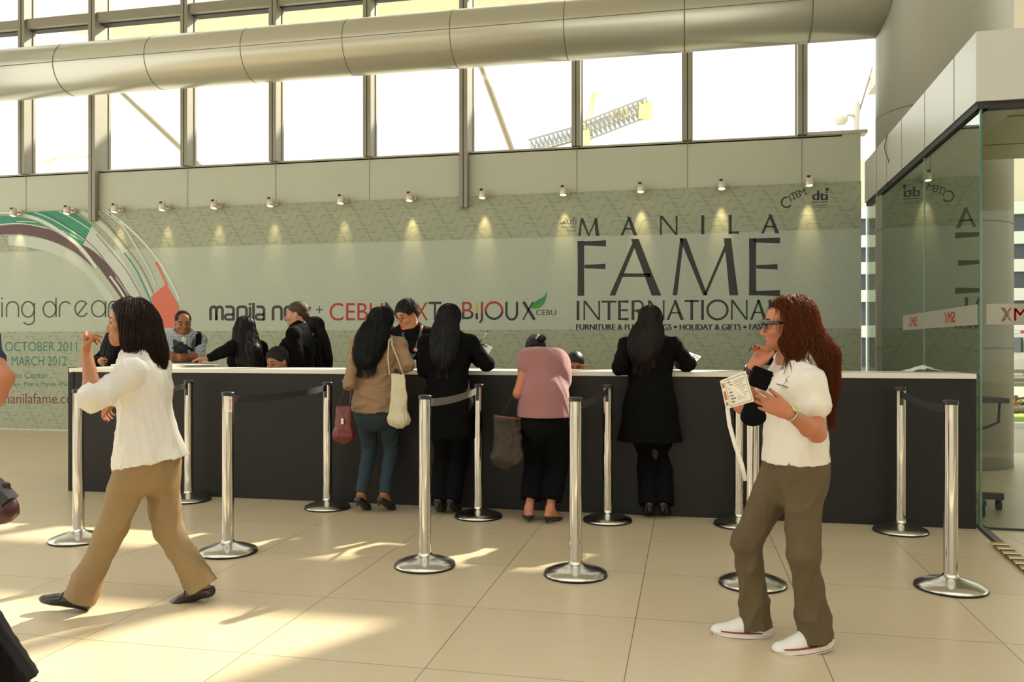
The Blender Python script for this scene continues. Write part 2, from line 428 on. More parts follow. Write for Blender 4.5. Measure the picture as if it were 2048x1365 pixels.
BACK = [(387, 999), (655, 1017), (957, 1035), (1215, 1043), (1478, 1051), (1796, 1060)]
LBF = ['barrier post behind the walking woman in the white blouse, front row', 'front row barrier post by the khaki trousers of the walking woman',
       'front row barrier post before the black coat with the clipboard', 'front row barrier post beside the woman in the pink top',
       'barrier post whose base shows behind the olive trousers', 'front row barrier post nearest the glass corner and warning tape']
LBB = ['barrier post against the counter just behind the white blouse', 'barrier post at the counter beside the red handbag',
       'barrier post at the counter beside the dark brown handbag', 'barrier post at the counter between the pink top and the black coat',
       'barrier post at the counter partly behind the held white card', 'barrier post at the counter nearest the glass side wall']
PA, PB = [], []
for (x, y), l in zip(FRONT, LBF): p = fl(x, y); PA.append(p)
for (x, y), l in zip(BACK, LBB):
    p = fl(x, y); p.y = min(p.y, VF - .20); PB.append(p)
for i in range(6):
    d = PB[i] - PA[i]; a = math.atan2(d.y, d.x)
    post(PA[i], LBF[i], a, False); post(PB[i], LBB[i], a + math.pi, False)
BL = ['grey belt behind the white blouse of the walking woman', 'dark belt across the counter front left of the red handbag', 'light grey belt crossing the black coat of the clipboard woman',
      'dark belt right of the pink top running to the counter', 'belt mostly hidden behind the woman in the white polo shirt', 'black belt nearest the glass side wall']
for i in range(6):
    a, b = PA[i], PB[i]; d = (b - a).normalized()
    f = MB(); n = 10; vs = []; z0 = HP - .048
    for j in range(n + 1):
        q = j / n; p = a.lerp(b, q) + d * (.0445 * (1 - 2 * q)); sag = -.02 * 4 * q * (1 - q) 
        for dz in (-.024, .024):
            for s_ in (-.0008, .0008): vs.append(p + Vector((-d.y, d.x, 0)) * s_ + UP * (z0 + dz + sag))
    fs = []
    for j in range(n):
        o_ = j * 4
        for e0, e1 in ((0, 1), (1, 3), (3, 2), (2, 0)): fs.append((o_ + e0, o_ + e1, o_ + 4 + e1, o_ + 4 + e0))
    f.add(vs, fs)
    tag(f.build('barrier_belt', M_BELT if i in (0, 2) else M_DBELT), BL[i], 'belt', 'belts between the barrier posts')
# stickers with the venue initials at the top of two posts (they read downwards)
for i in (0, 1):
    p = PA[i]; n_ = (Vector((0, 0, 0)) - Vector((p.x, p.y, 0))).normalized(); r_ = Vector((-n_.y, n_.x, 0)).normalized()
    if i == 1: n_ = (n_ * .93 + r_ * .36).normalized(); r_ = Vector((-n_.y, n_.x, 0))
    f = MB(); vs = []; 
    for j in range(7):
        a = (j / 6 - .5) * .72
        q = p + (n_ * math.cos(a) + r_ * math.sin(a)) * .0371
        vs += [q + UP * (HP - .125), q + UP * (HP - .03)]
    f.add(vs, [(2*j, 2*j+2, 2*j+3, 2*j+1) for j in range(6)])
    c = p + n_ * .0376
    fit_text(f, 'SMX', c + UP * (HP - .04) - r_ * .0075, -UP, r_, .072, .016, 1)
    f.build('sticker', [M_STICK, M_RED], None)
    s = bpy.data.objects['sticker' if i == 0 else 'sticker.001']
    tag(s, ['small white sticker with red letters on the post behind the white blouse', 'small white sticker with red letters on the post by the khaki trousers'][i], 'sticker', 'post stickers')

# ------------------------------------------------------------------ printed banner
def banner_mat():
    m = bpy.data.materials.new('banner_print'); m.use_nodes = True; nt = m.node_tree; N = nt.nodes.new; L = nt.links.new
    b = nt.nodes['Principled BSDF']; b.inputs['Roughness'].default_value = .55; b.inputs['Specular IOR Level'].default_value = .35
    g = N('ShaderNodeNewGeometry'); s = N('ShaderNodeSeparateXYZ'); L(g.outputs['Position'], s.inputs[0])
    def m2(op, a, bb=None, c=None):
        n = N('ShaderNodeMath'); n.operation = op
        for i, x in enumerate((a, bb, c)):
            if x is None: continue
            if isinstance(x, (int, float)): n.inputs[i].default_value = x
            else: L(x, n.inputs[i])
        return n.outputs[0]
    X, Z = s.outputs[0], s.outputs[2]
    # rows of loops: sine rows leaning left and right in turn so the crests bulge
    nz = N('ShaderNodeTexNoise'); nz.inputs['Scale'].default_value = 1.1; L(g.outputs['Position'], nz.inputs['Vector'])
    X = m2('ADD', X, m2('MULTIPLY', nz.outputs['Fac'], .12)); Zw = m2('ADD', Z, m2('MULTIPLY', nz.outputs['Fac'], .05))
    row = .215; k_ = 2 * math.pi / .40
    def rows(off, ph0):
        q = m2('DIVIDE', m2('SUBTRACT', Zw, off), row); n0 = m2('FLOOR', q); t_ = m2('MULTIPLY', m2('SUBTRACT', m2('FRACT', q), .5), 2.0)       # -1..1 over the row
        ph = m2('ADD', m2('MULTIPLY', X, k_), m2('ADD', ph0, m2('MULTIPLY', n0, 2.1)))
        # widen the wave near its crests: compare the row height with a squared-up sine
        sn = m2('SINE', ph); sq = m2('DIVIDE', sn, m2('SQRT', m2('ADD', m2('MULTIPLY', sn, sn), .10)))
        cs = m2('COSINE', ph); slope = m2('ADD', m2('MULTIPLY', m2('ABSOLUTE', cs), 3.4), .55)
        d = m2('ABSOLUTE', m2('SUBTRACT', t_, m2('MULTIPLY', sq, .82)))
        return m2('LESS_THAN', m2('DIVIDE', d, slope), .032)
    line = m2('MAXIMUM', rows(0.0, 0.0), m2('MULTIPLY', rows(.1075, 1.2), .8))
    band = m2('MULTIPLY', m2('GREATER_THAN', Z, 1.525), m2('LESS_THAN', Z, 2.765))
    lf = m2('MULTIPLY', line, m2('SUBTRACT', .42, m2('MULTIPLY', band, .34)))
    bg = N('ShaderNodeMix'); bg.data_type = 'RGBA'; L(band, bg.inputs['Factor'])
    bg.inputs['A'].default_value = (*lin((166, 172, 148)), 1); bg.inputs['B'].default_value = (*lin((184, 193, 175)), 1)
    mx = N('ShaderNodeMix'); mx.data_type = 'RGBA'; L(lf, mx.inputs['Factor']); L(bg.outputs['Result'], mx.inputs['A'])
    mx.inputs['B'].default_value = (*lin((98, 118, 98)), 1)
    L(mx.outputs['Result'], b.inputs['Base Color'])
    return m
VB = VW - .03
M_INK = mat('ink_black', (38, 40, 38), .5); M_IRED = mat('ink_red', (170, 40, 30), .5); M_IGRN = mat('ink_green', (46, 118, 92), .5)
M_ITEAL = mat('ink_teal', (70, 150, 136), .5); M_IWHT = mat('ink_white', (214, 220, 210), .5); M_IPALE = mat('ink_pale', (196, 204, 192), .5)
M_IMAR = mat('ink_maroon', (92, 66, 60), .5); M_IBRN = mat('ink_brown', (70, 56, 48), .5); M_ICOR = mat('ink_coral', (214, 108, 80), .5)
M_IYEL = mat('ink_yellow', (190, 180, 60), .5); M_IMAG = mat('ink_magenta', (150, 40, 60), .5); M_ILEAF = mat('ink_leaf', (70, 150, 50), .5)
M_IDRED = mat('ink_dark_red', (120, 52, 44), .5); M_IGREY = mat('ink_grey', (92, 98, 88), .5); M_IGREEN2 = mat('ink_emerald', (44, 140, 104), .5)
BN = empty('printed_banner', (-13, VB, 0), 'wall-wide pale green fair banner with dark lettering and a swoosh', 'banner')
f = MB(); f.box((-1.5, 0, .0), (15.12, .028, 3.365)); f.build('panel', banner_mat(), BN)
f = MB(); f.box((-1.5, -.006, .0), (15.0, .0, .012)); f.build('bottom_edge', M_IWHT, BN)
BB = Vector((-13, VB, 0))
def bpt(x, y, layer): p = onv(x, y, VB - .0012 * layer); return p - BB
def ink(name, mt): 
    return MB(), name, mt
def ribbon(mb, pts, w, layer, mi=0, taper=False):
    """Ribbon of px width w along px points, on the banner plane."""
    P = [Vector((a, b)) for a, b in pts]
    # resample with Catmull-Rom
    Q = []
    for i in range(len(P) - 1):
        p0 = P[max(i-1, 0)]; p1 = P[i]; p2 = P[i+1]; p3 = P[min(i+2, len(P)-1)]
        for q in range(8):
            t_ = q / 8
            Q.append(.5 * ((2*p1) + (p2-p0)*t_ + (2*p0-5*p1+4*p2-p3)*t_*t_ + (3*p1-p0-3*p2+p3)*t_**3))
    Q.append(P[-1]); vs = []
    for i, q in enumerate(Q):
        d = (Q[min(i+1, len(Q)-1)] - Q[max(i-1, 0)]).normalized(); n_ = Vector((-d.y, d.x))
        ww = w / 2 * ((1 - .8 * i / len(Q)) if taper else 1)
        for s_ in (-1, 1):
            e = q + n_ * ww * s_; vs.append(bpt(e.x, e.y, layer))
    mb.add(vs, [(2*i, 2*i+2, 2*i+3, 2*i+1) for i in range(len(Q)-1)], mi)
def z2(pts): return [(x / 5.461, 390 + y / 5.461) for x, y in pts]
def smooth_poly(pts, n=5):
    P = [Vector(p) for p in pts]; out = []; m_ = len(P)
    for i in range(m_):
        p0, p1, p2, p3 = P[i-1], P[i], P[(i+1) % m_], P[(i+2) % m_]
        d1 = (p1-p0).normalized().dot((p2-p1).normalized()) if (p1-p0).length and (p2-p1).length else 1
        d2 = (p2-p1).normalized().dot((p3-p2).normalized()) if (p3-p2).length and (p2-p1).length else 1
        t1 = (p2-p0) if d1 > .6 else (p2-p1)*1.0; t2 = (p3-p1) if d2 > .6 else (p2-p1)*1.0
        for q in range(n):
            t_ = q / n; h1 = 2*t_**3-3*t_**2+1; h2 = t_**3-2*t_**2+t_; h3 = -2*t_**3+3*t_**2; h4 = t_**3-t_**2
            out.append(p1*h1 + t1*.5*h2 + p2*h3 + t2*.5*h4)
    return out
def flatp(mb, pts, layer, mi=0, sm=True):
    pts = smooth_poly(pts) if sm else [Vector(p) for p in pts]
    mb.poly([bpt(p.x, p.y, layer) for p in pts], mi)
SW = MB(); SWM = [M_IPALE, M_IGREEN2, M_IMAR, M_IWHT, M_ITEAL, M_ICOR, M_IBRN]
flatp(SW, z2([(90,445),(260,450),(500,490),(700,570),(900,720),(1100,940),(1260,1150),(1150,1150),(1000,930),(800,755),(600,650),(350,580),(95,548)]), 1, 0)
flatp(SW, z2([(905,550),(1000,340),(1150,500),(1330,700),(1480,950),(1590,1180),(1430,1130),(1300,900),(1150,720),(1050,630)]), 1, 0)
flatp(SW, z2([(0,228),(130,235),(380,285),(520,360),(400,330),(200,308),(0,315)]), 1, 1)
flatp(SW, z2([(235,208),(370,186),(720,176),(860,235),(1000,330),(905,550),(840,510),(720,425),(560,330),(400,250)]), 2, 1)
flatp(SW, z2([(-200,350),(0,338),(200,322),(350,332),(500,365),(600,405),(700,465),(800,540),(870,615),(960,715),(1050,825),(980,760),(900,690),(820,630),(700,560),(500,485),(300,440),(150,430),(0,435),(-200,450)]), 3, 2)
flatp(SW, z2([(840,525),(950,570),(1060,650),(1180,770),(1260,880),(1340,990),(1440,1130),(1340,1160),(1260,1040),(1180,930),(1100,820),(1000,700),(900,590)]), 3, 2)
ribbon(SW, z2([(1200,888),(1290,1010),(1370,1140)]), 4, 4, 3)
ribbon(SW, z2([(1260,900),(1350,1020),(1420,1130)]), 1.4, 4, 3)
ribbon(SW, z2([(245,215),(420,270),(600,365),(830,530),(950,660),(1050,800)]), 6.5, 5, 3)
ribbon(SW, z2([(-100,200),(60,198),(150,205)]), 4, 5, 3); ribbon(SW, z2([(180,292),(300,292),(400,300)]), 1.4, 5, 3); ribbon(SW, z2([(-50,330),(150,314),(330,326),(520,368)]), 1.8, 5, 3)
ribbon(SW, z2([(375,190),(550,260),(760,380),(930,495)]), 1.8, 5, 3); ribbon(SW, z2([(640,180),(800,260),(990,382)]), 1.8, 5, 3); ribbon(SW, z2([(620,365),(760,430),(900,500)]), 1.2, 5, 3)
ribbon(SW, z2([(450,185),(620,270),(800,390),(930,490),(1060,610),(1180,770),(1300,920),(1410,1110)]), .9, 6, 2)
ribbon(SW, z2([(880,180),(1100,320),(1290,530),(1450,760),(1600,1000),(1760,1390)]), 9, 2, 0)
ribbon(SW, z2([(1130,165),(1330,330),(1480,560),(1620,800),(1700,1000)]), 4.5, 4, 0); ribbon(SW, z2([(1150,160),(1450,400),(1700,680),(1850,920),(1960,1150)]), 4.2, 4, 3)
ribbon(SW, z2([(990,165),(1180,330),(1400,600),(1560,830),(1680,1080)]), .9, 5, 6); ribbon(SW, z2([(1050,430),(1220,630),(1380,830),(1480,1000),(1560,1150)]), .9, 5, 6)
ribbon(SW, z2([(1355,630),(1480,810),(1580,1010),(1660,1200),(1735,1385)]), 3.2, 5, 4)
flatp(SW, z2([(1645,1115),(1800,985),(1820,985),(1945,1200),(1985,1400),(1975,1452),(1760,1452),(1730,1365)]), 3, 5, False)
ribbon(SW, z2([(1700,735),(1760,850),(1825,990)]), 4, 4, 5)
SW.build('swoosh_print', SWM, BN)

# ---- lettering drawn in strokes (px boxes on the banner) -------------------------
def arcp(cx, cy, rx, ry, a0, a1, n=20):
    return [(cx + rx * math.cos(math.radians(a0 + (a1 - a0) * i / n)), cy - ry * math.sin(math.radians(a0 + (a1 - a0) * i / n))) for i in range(n + 1)]
def stroke(mb, pts, w, layer=1, mi=0, closed=False):
    P = [Vector(p) for p in pts]; vs = []; m_ = len(P)
    for i, q in enumerate(P):
        a = P[i-1] if (i > 0 or closed) else P[i]; b_ = P[(i+1) % m_] if (i < m_-1 or closed) else P[i]
        if closed and i == m_-1: b_ = P[1] if (P[0]-P[-1]).length < 1e-6 else P[0]
        if closed and i == 0 and (P[0]-P[-1]).length < 1e-6: a = P[-2]
        d1 = (q - a).normalized() if (q-a).length > 1e-9 else (b_ - q).normalized()
        d2 = (b_ - q).normalized() if (b_-q).length > 1e-9 else d1
        d = (d1 + d2).normalized() if (d1 + d2).length > 1e-6 else d1
        n_ = Vector((-d.y, d.x)); sc = min(1.6, 1 / max(.35, n_.dot(Vector((-d1.y, d1.x)))))
        for s_ in (-1, 1):
            e = q + n_ * w / 2 * sc * s_; vs.append(bpt(e.x, e.y, layer))
    mb.add(vs, [(2*i, 2*i+2, 2*i+3, 2*i+1) for i in range(m_-1)], mi)
# thin round slogan on the left: «...ing dream»
T = MB(); w = 2.9
base, xh = 634, 603; 
stroke(T, [(4, 605), (4, 635)], w); T.add([bpt(4+2*math.cos(a*.7), 597+2*math.sin(a*.7), 1) for a in range(9)], [list(range(9))])
stroke(T, [(13, 635), (13, 616)] + arcp(25, 616, 12, 12, 180, 0) + [(37, 635)], w)
stroke(T, arcp(56, 619, 12.5, 15.5, 0, 360, 32), w, closed=True); stroke(T, [(68.5, 606), (68.5, 640)] + arcp(57, 640, 11.5, 9.5, 0, -150), w)
stroke(T, arcp(99, 619, 12.5, 15.5, 0, 360, 32), w, closed=True); stroke(T, [(112, 596), (112, 635)], w)
stroke(T, [(119, 635), (119, 617)] + arcp(131, 617, 12, 13, 180, 40), w)
stroke(T, [(155, 630)] + [(172, 608)] + arcp(163, 618, 13, 15.5, 42, 330, 30), w)
stroke(T, arcp(197, 618, 14, 16, 0, 360, 32), w, closed=True); stroke(T, [(211, 603), (211, 635)], w)
stroke(T, [(217, 635), (217, 616)] + arcp(228, 616, 11, 13, 180, 0) + [(239, 635)], w); stroke(T, [(239, 616)] + arcp(250, 616, 11, 13, 180, 0) + [(261, 635)], w)
T.build('slogan_lettering', M_IBRN, BN)
def pbox(mb, s, x0, y0, x1, y1, mi=0, layer=1, y0r=None, y1r=None, mirror=False):
    """Text filling the px box (x0,y0)-(x1,y1); y0r/y1r the top and bottom at its right end."""
    vs, fs = text_mesh(s)
    a0 = min(v.x for v in vs); a1 = max(v.x for v in vs); b0 = min(v.y for v in vs); b1 = max(v.y for v in vs)
    y0r = y0 if y0r is None else y0r; y1r = y1 if y1r is None else y1r
    out = []
    for v in vs:
        a = (v.x - a0) / (a1 - a0); b_ = (v.y - b0) / (b1 - b0)
        if mirror: a = 1 - a
        p = bpt(x0 + (x1 - x0) * a, (y1 + (y1r - y1) * a) * (1 - b_) + (y0 + (y0r - y0) * a) * b_, layer); out.append(p)
    mb.add(out, fs, mi)
T = MB(); pbox(T, '19 OCTOBER 2011', -14, 684, 154, 703); pbox(T, 'MARCH 2012', 23, 713, 133, 732)
pbox(T, 'Convention Center', -36, 745, 97, 757, y0r=745); pbox(T, 'Complex, Metro Manila, Philippines', -3, 764, 168, 776); T.build('date_lettering', M_IGRN, BN)
T = MB(); pbox(T, 'www.manilafame.com', -60, 787, 164, 808); T.build('address_lettering', M_IDRED, BN)
# squared «manila now»
T = MB(); w = 5.4; yb, yt = 641, 614; r = 6
def arch(x0, x1, both=True):
    return [(x0, yb), (x0, yt + r)] + arcp(x0 + r, yt + r, r, r, 180, 90, 6) + arcp(x1 - r, yt + r, r, r, 90, 0, 6) + [(x1, yb)]
stroke(T, arch(421, 433), w); stroke(T, arch(433, 445), w)
def aa(x0, x1): 
    stroke(T, [(x0 + 1, yt), (x1 - r, yt)] + arcp(x1 - r, yt + r, r, r, 90, 0, 6) + [(x1, yb)], w)
    stroke(T, [(x1, yb - 1.5), (x0 + 5, yb - 1.5)] + arcp(x0 + 5, yb - 6.5, 5, 5, 270, 90, 8) + [(x1, yb - 11.5)], w * .9)
aa(450, 467); stroke(T, arch(475, 493), w); stroke(T, [(500, yt), (500, yb)], w); stroke(T, [(500, 606.5), (500, 611)], w); stroke(T, [(507, 606), (507, yb)], w); aa(512, 528)
stroke(T, arch(546, 563), w); stroke(T, [(570, yt + r)] + arcp(570 + r, yt + r, r, r, 180, 90, 6) + arcp(588 - r, yt + r, r, r, 90, 0, 6) + arcp(588 - r, yb - r, r, r, 0, -90, 6) + arcp(570 + r, yb - r, r, r, -90, -180, 6) + [(570, yt + r)], w)
stroke(T, [(594, yt), (601, yb), (608, yt + 4), (613, yb), (620, yt)], w * .85)
stroke(T, [(632, 620), (646, 620)], 1.8); stroke(T, [(639, 613), (639, 627)], 1.8); stroke(T, [(895, 614), (909, 614)], 1.8); stroke(T, [(902, 607), (902, 622)], 1.8)
T.build('manila_now_lettering', M_INK, BN)
T = MB(); pbox(T, 'CEBU', 659, 606, 766, 642, y1r=641); T.build('cebu_lettering', M_IRED, BN)
T = MB(); pbox(T, 'NE', 770, 605, 827, 641); pbox(T, 'T', 857, 604, 883, 641); T.build('next_lettering', M_INK, BN)
T = MB(); pbox(T, 'X', 829, 605, 856, 641); T.build('next_cross_lettering', M_IRED, BN)
def duo(name, top, zpx):
    if name in _mats: return _mats[name]
    m = bpy.data.materials.new(name); m.use_nodes = True; nt = m.node_tree; b = nt.nodes['Principled BSDF']; _mats[name] = m
    g = nt.nodes.new('ShaderNodeNewGeometry'); s = nt.nodes.new('ShaderNodeSeparateXYZ'); c = nt.nodes.new('ShaderNodeMath'); c.operation = 'GREATER_THAN'
    c.inputs[1].default_value = onv(980, zpx, VB).z; mx = nt.nodes.new('ShaderNodeMix'); mx.data_type = 'RGBA'
    mx.inputs['A'].default_value = (*lin((38, 40, 38)), 1); mx.inputs['B'].default_value = (*lin(top), 1)
    nt.links.new(g.outputs['Position'], s.inputs[0]); nt.links.new(s.outputs[2], c.inputs[0]); nt.links.new(c.outputs[0], mx.inputs['Factor']); nt.links.new(mx.outputs['Result'], b.inputs['Base Color'])
    return m
D1, D2, D3 = duo('ink_two_tone_red', (168, 44, 32), 624), duo('ink_two_tone_yellow', (186, 176, 62), 627), duo('ink_two_tone_magenta', (140, 36, 52), 627)
T = MB(); pbox(T, 'B', 924, 604, 947, 639); T.build('bijoux_lettering', D1, BN)
T = MB(); stroke(T, [(953.5, 604), (953.5, 639)], 5); T.build('bijoux_lettering', D2, BN)
T = MB(); stroke(T, [(964, 604), (964, 636)] + arcp(957.5, 637, 6.5, 8, 0, -80, 8), 4.4); T.build('bijoux_lettering', D3, BN)
T = MB(); stroke(T, arcp(988, 621.5, 16.5, 16.5, 0, 360, 36), 4.6, closed=True); T.build('bijoux_lettering', D1, BN)
T = MB(); stroke(T, [(1013, 604), (1013, 626)] + arcp(1023.5, 627, 10.5, 12.5, 180, 360, 14) + [(1034, 604)], 4.6); T.build('bijoux_lettering', M_INK, BN)
T = MB(); stroke(T, [(1047, 604), (1069, 640)], 6); stroke(T, [(1066, 604), (1046, 640)], 3); pbox(T, 'CEBU', 1072, 620, 1112, 631); T.build('bijoux_lettering', M_INK, BN)
T = MB(); flatp(T, [(1062, 617), (1066, 607), (1076, 600), (1088, 593), (1094, 582), (1092, 598), (1086, 610), (1076, 617)], 2); T.build('leaf_print', M_IGREEN2, BN)
T = MB(); flatp(T, [(1062, 617), (1074, 608), (1088, 598), (1086, 610), (1076, 617)], 3); T.build('leaf_print', M_ILEAF, BN)

# wedge-stroked capitals for the big title
def wedge(mb, a, b, wa, wb, layer=1):
    a, b = Vector(a), Vector(b); d = (b - a).normalized(); n_ = Vector((-d.y, d.x))
    if abs(d.y) > .3: n_ = Vector((1, 0))      # slanted and upright strokes end flat
    mid = (a + b) / 2; wm = min(wa, wb) * .94 if wa != wb or True else wa
    q = [a + n_*wa/2, mid + n_*(wa+wb)/4*.93, b + n_*wb/2, b - n_*wb/2, mid - n_*(wa+wb)/4*.93, a - n_*wa/2]
    mb.poly([bpt(p.x, p.y, layer) for p in q])
def cap(mb, ch, x0, x1, yt, yb, W, w, sl=0.0):
    """One capital in a px box; W thick stroke, w thin stroke, sl the slope of the line."""
    def Y(x, y): return y + sl * (x - x0)
    def S(ax, ay, bx, by, wa, wb): wedge(mb, (ax, Y(ax, ay)), (bx, Y(bx, by)), wa, wb)
    xm = (x0 + x1) / 2; ym = (yt + yb) / 2; h = yb - yt
    if ch == 'I': S(xm, yt, xm, yb, W, W)
    elif ch == 'L': S(x0 + W/2, yt, x0 + W/2, yb, W, W); S(x0, yb - w*.8, x1, yb - w*.7, w, w*1.5)
    elif ch == 'F':
        S(x0 + W/2, yt, x0 + W/2, yb, W, W); S(x0, yt + w*.7, x1, yt + w*.7, w*1.1, w*1.75); S(x0 + W, ym - h*.03, x1 - 1, ym - h*.035, w, w*1.5)
    elif ch == 'E':
        S(x0 + W/2, yt, x0 + W/2, yb, W, W); S(x0, yt + w*.6, x1, yt + w*.6, w*1.1, w*1.6); S(x0 + W, ym, x1 - (x1-x0)*.08, ym, w, w*1.5); S(x0, yb - w*.6, x1, yb - w*.6, w*1.1, w*1.7)
    elif ch == 'A':
        S(xm - W*.1, yt, x1 - W*.65, yb, W*1.0, W*1.25); S(xm + w*.1, yt + 1, x0 + w*.8, yb, w*1.1, w*1.6); yy = yt + h*.64; S(x0 + (xm-x0)*.42, yy, x1 - (x1-xm)*.42, yy, w, w)
    elif ch == 'M':
        q = (x1 - x0) * .13
        S(x0 + q + w*.4, yt, x0 + w*.8, yb, w*1.0, w*1.3); S(x0 + q + W*.3, yt, xm, yb, W*.9, W*.55); S(x1 - q - w*.2, yt, xm - w*.1, yb, w*1.0, w*.8); S(x1 - q - W*.3, yt, x1 - W*.6, yb, W*.95, W*1.15)
    elif ch == 'N': S(x0 + w/2, yt, x0 + w/2, yb, w, w*1.1); S(x0 + w*.6, yt, x1 - w*.6, yb, W, W*.8); S(x1 - w/2, yt, x1 - w/2, yb, w*1.1, w)
    elif ch == 'T': S(xm, yt, xm, yb, W, W); S(x0, yt + w*.6, x1, yt + w*.6, w*1.3, w*1.3)
    elif ch == 'R':
        S(x0 + W/2, yt, x0 + W/2, yb, W, W)
        stroke(mb, [(x0 + W, Y(x0, yt + w*.5)), (xm, Y(xm, yt + w*.5))] + [(a, Y(a, b)) for a, b in arcp(xm, yt + h*.27, (x1-xm)*.75, h*.27 - w*.4, 90, -90, 12)] + [(x0 + W, Y(x0, yt + h*.54))], w*1.25)
        S(xm - W*.2, yt + h*.52, x1 - W*.4, yb, W, W)
    elif ch == 'O': stroke(mb, [(a, Y(a, b)) for a, b in arcp(xm, ym, (x1-x0)/2 - w*.6, h/2 - w*.3, 0, 360, 36)], (W + w) / 2, closed=True)
T = MB()
for ch, x0, x1, yt, yb in (('M',1156,1199,437,472), ('A',1241,1275,434,471), ('N',1320,1355,432,470), ('I',1402,1409,431,469), ('L',1457,1478,430,468), ('A',1522,1559,429,467)): cap(T, ch, x0, x1, yt, yb, 6.6, 3.6)
T.build('manila_lettering', M_INK, BN)
T = MB()
for ch, x0, x1, yt, yb, W in (('F',1155,1212,482,592,13.5), ('A',1219,1323,478,591.5,15.5), ('M',1344,1477,477,591,15.5), ('E',1498,1560,477,591,14.5)): cap(T, ch, x0, x1, yt, yb, W, 7.2)
T.build('fame_lettering', M_INK, BN)
T = MB(); xs = [('I',1153,1159),('N',1167,1200),('T',1203,1233),('E',1236,1257),('R',1263,1289),('N',1296,1329),('A',1333,1368),('T',1369,1398),('I',1402,1408),('O',1413,1457),('N',1462,1495),('A',1500,1534),('L',1537,1560)]
for ch, x0, x1 in xs:
    yt = 602 - (x0 - 1153) * .006; cap(T, ch, x0, x1, yt, 640.5 - (x0 - 1153) * .002, 5.8, 3.2)
T.build('international_lettering', M_INK, BN)
T = MB(); pbox(T, 'FURNITURE & FURNISHINGS', 1152, 649, 1342, 660, y0r=649, y1r=660); pbox(T, 'HOLIDAY & GIFTS', 1359, 649, 1481, 660); pbox(T, 'FASHION', 1498, 648, 1560, 659.5)
for x in (1350, 1489): T.add([bpt(x + 3*math.cos(a*.7), 654.5 + 3*math.sin(a*.7), 1) for a in range(9)], [list(range(9))])
def embolden(mb, d):      # a second copy a hair to the right makes the strokes bolder
    n0 = len(mb.v); vs = [(v[0] + d, v[1] - .0004, v[2]) for v in mb.v]; fs = [list(x) for x in mb.f]; mb.add(vs, fs)
embolden(T, .010); T.build('trade_lettering', M_INK, BN)
T = MB(); pbox(T, 'ufi', 1134, 434, 1153, 449); pbox(T, 'Approved', 1121, 451, 1152, 458); pbox(T, 'Event', 1135, 458, 1152, 464)
flatp(T, [(1118, 449), (1130, 440), (1131, 448)], 1, sm=False); stroke(T, arcp(1128, 443, 5, 6, 80, -60, 8), 1.5); T.build('approval_mark', M_IGREY, BN)
T = MB()
for ch, cx_, cy_, a, h in (('I',1580,397,22,14), ('T',1587,393,22,15), ('E',1595,389,20,13), ('M',1605,385,18,14)):
    vs, fs = text_mesh(ch); b0 = min(v.y for v in vs); b1 = max(v.y for v in vs); a0 = min(v.x for v in vs); a1 = max(v.x for v in vs); ca, sa = math.cos(math.radians(a)), math.sin(math.radians(a))
    out = []
    for v in vs:
        px_ = (v.x - (a0 + a1)/2) / (b1 - b0) * h; py_ = (v.y - (b0 + b1)/2) / (b1 - b0) * h
        out.append(bpt(cx_ + px_*ca - py_*sa*-1*-1, cy_ - px_*sa - py_*ca, 1))
    T.add(out, fs)
stroke(T, arcp(1573, 405, 10, 10, 75, 330, 18), 3); T.build('citem_lettering', M_INK, BN)
T = MB(); pbox(T, 'dti', 1624, 382, 1654, 401); embolden(T, .012); stroke(T, [(1624, 405), (1656, 404)], 1.6); pbox(T, 'TRADE & INDUSTRY', 1625, 409, 1655, 413); pbox(T, 'PHILIPPINES', 1625, 414, 1655, 416)
T.add([bpt(1654 + 3.6*math.cos(a*.7), 379 + 3.6*math.sin(a*.7), 1) for a in range(9)], [list(range(9))]); T.build('trade_office_mark', M_INK, BN)

# ------------------------------------------------------------------ banner spotlights
M_SPOT = mat('spot_white', (216, 206, 186), .3, .3); M_LENS = mat('spot_lens', (255, 226, 170), .3, emis=((255, 214, 150), 2.5))
SPU = [-10.161, -9.205, -8.381, -7.579, -6.734, -5.842, -4.764, -3.749, -2.713, -1.608, -0.593, 0.428, 1.487]
SPW = ['over the banner edge by the green swoosh', 'on the green part of the swoosh', 'over the pale end of the swoosh', 'just right of the swoosh', 'above the words with the small plus sign',
       'above the head of the short haired man', 'above the beige jacket woman', 'above the man with glasses', 'above the leaf mark', 'above the small approval mark', 'between the first two title capitals', 'above the last title capitals', 'between the two small logos']
for i, u in enumerate(SPU):
    t = empty('banner_spotlight', (u, VB - .13, 3.36), 'small white spotlight ' + SPW[i], 'spotlight', 'spotlights along the top of the banner')
    f = MB(); f.box((-.02, .095, -.03), (.06, .128, .05), bev=.006); f.build('bracket', M_SPOT, t)
    f = MB(); f.tube([(.02, .10, .01), (.02, .04, .02), (.01, 0, .01)], .012, 10); f.build('arm', M_SPOT, t)
    f = MB(); f.lathe([(0, .075), (.03, .072), (.044, .05), (.048, 0), (.048, -.055), (.043, -.06), (.043, -.05)], n=28); h = f.build('lamp_head', M_SPOT, t)
    h.rotation_euler = (math.radians(-14), 0, 0)
    f = MB(); f.box((-.03, -.05, .035), (.012, -.038, .062), bev=.003); c_ = f.build('vent_slot', M_CAP, h)
    f = MB(); f.lathe([(0, -.05), (.043, -.05)], n=28); f.build('lens', M_LENS, h)
    ld = bpy.data.lights.new('spot_lamp', 'SPOT'); ld.energy = 11 if i > 6 else 6; ld.spot_size = math.radians(34); ld.spot_blend = .9; ld.color = (1, .74, .40); ld.shadow_soft_size = .02
    lo = bpy.data.objects.new('spot_lamp', ld); C.objects.link(lo); lo.parent = t; lo.location = (0, 0.01, -.075); lo.rotation_euler = (math.radians(14), 0, 0)
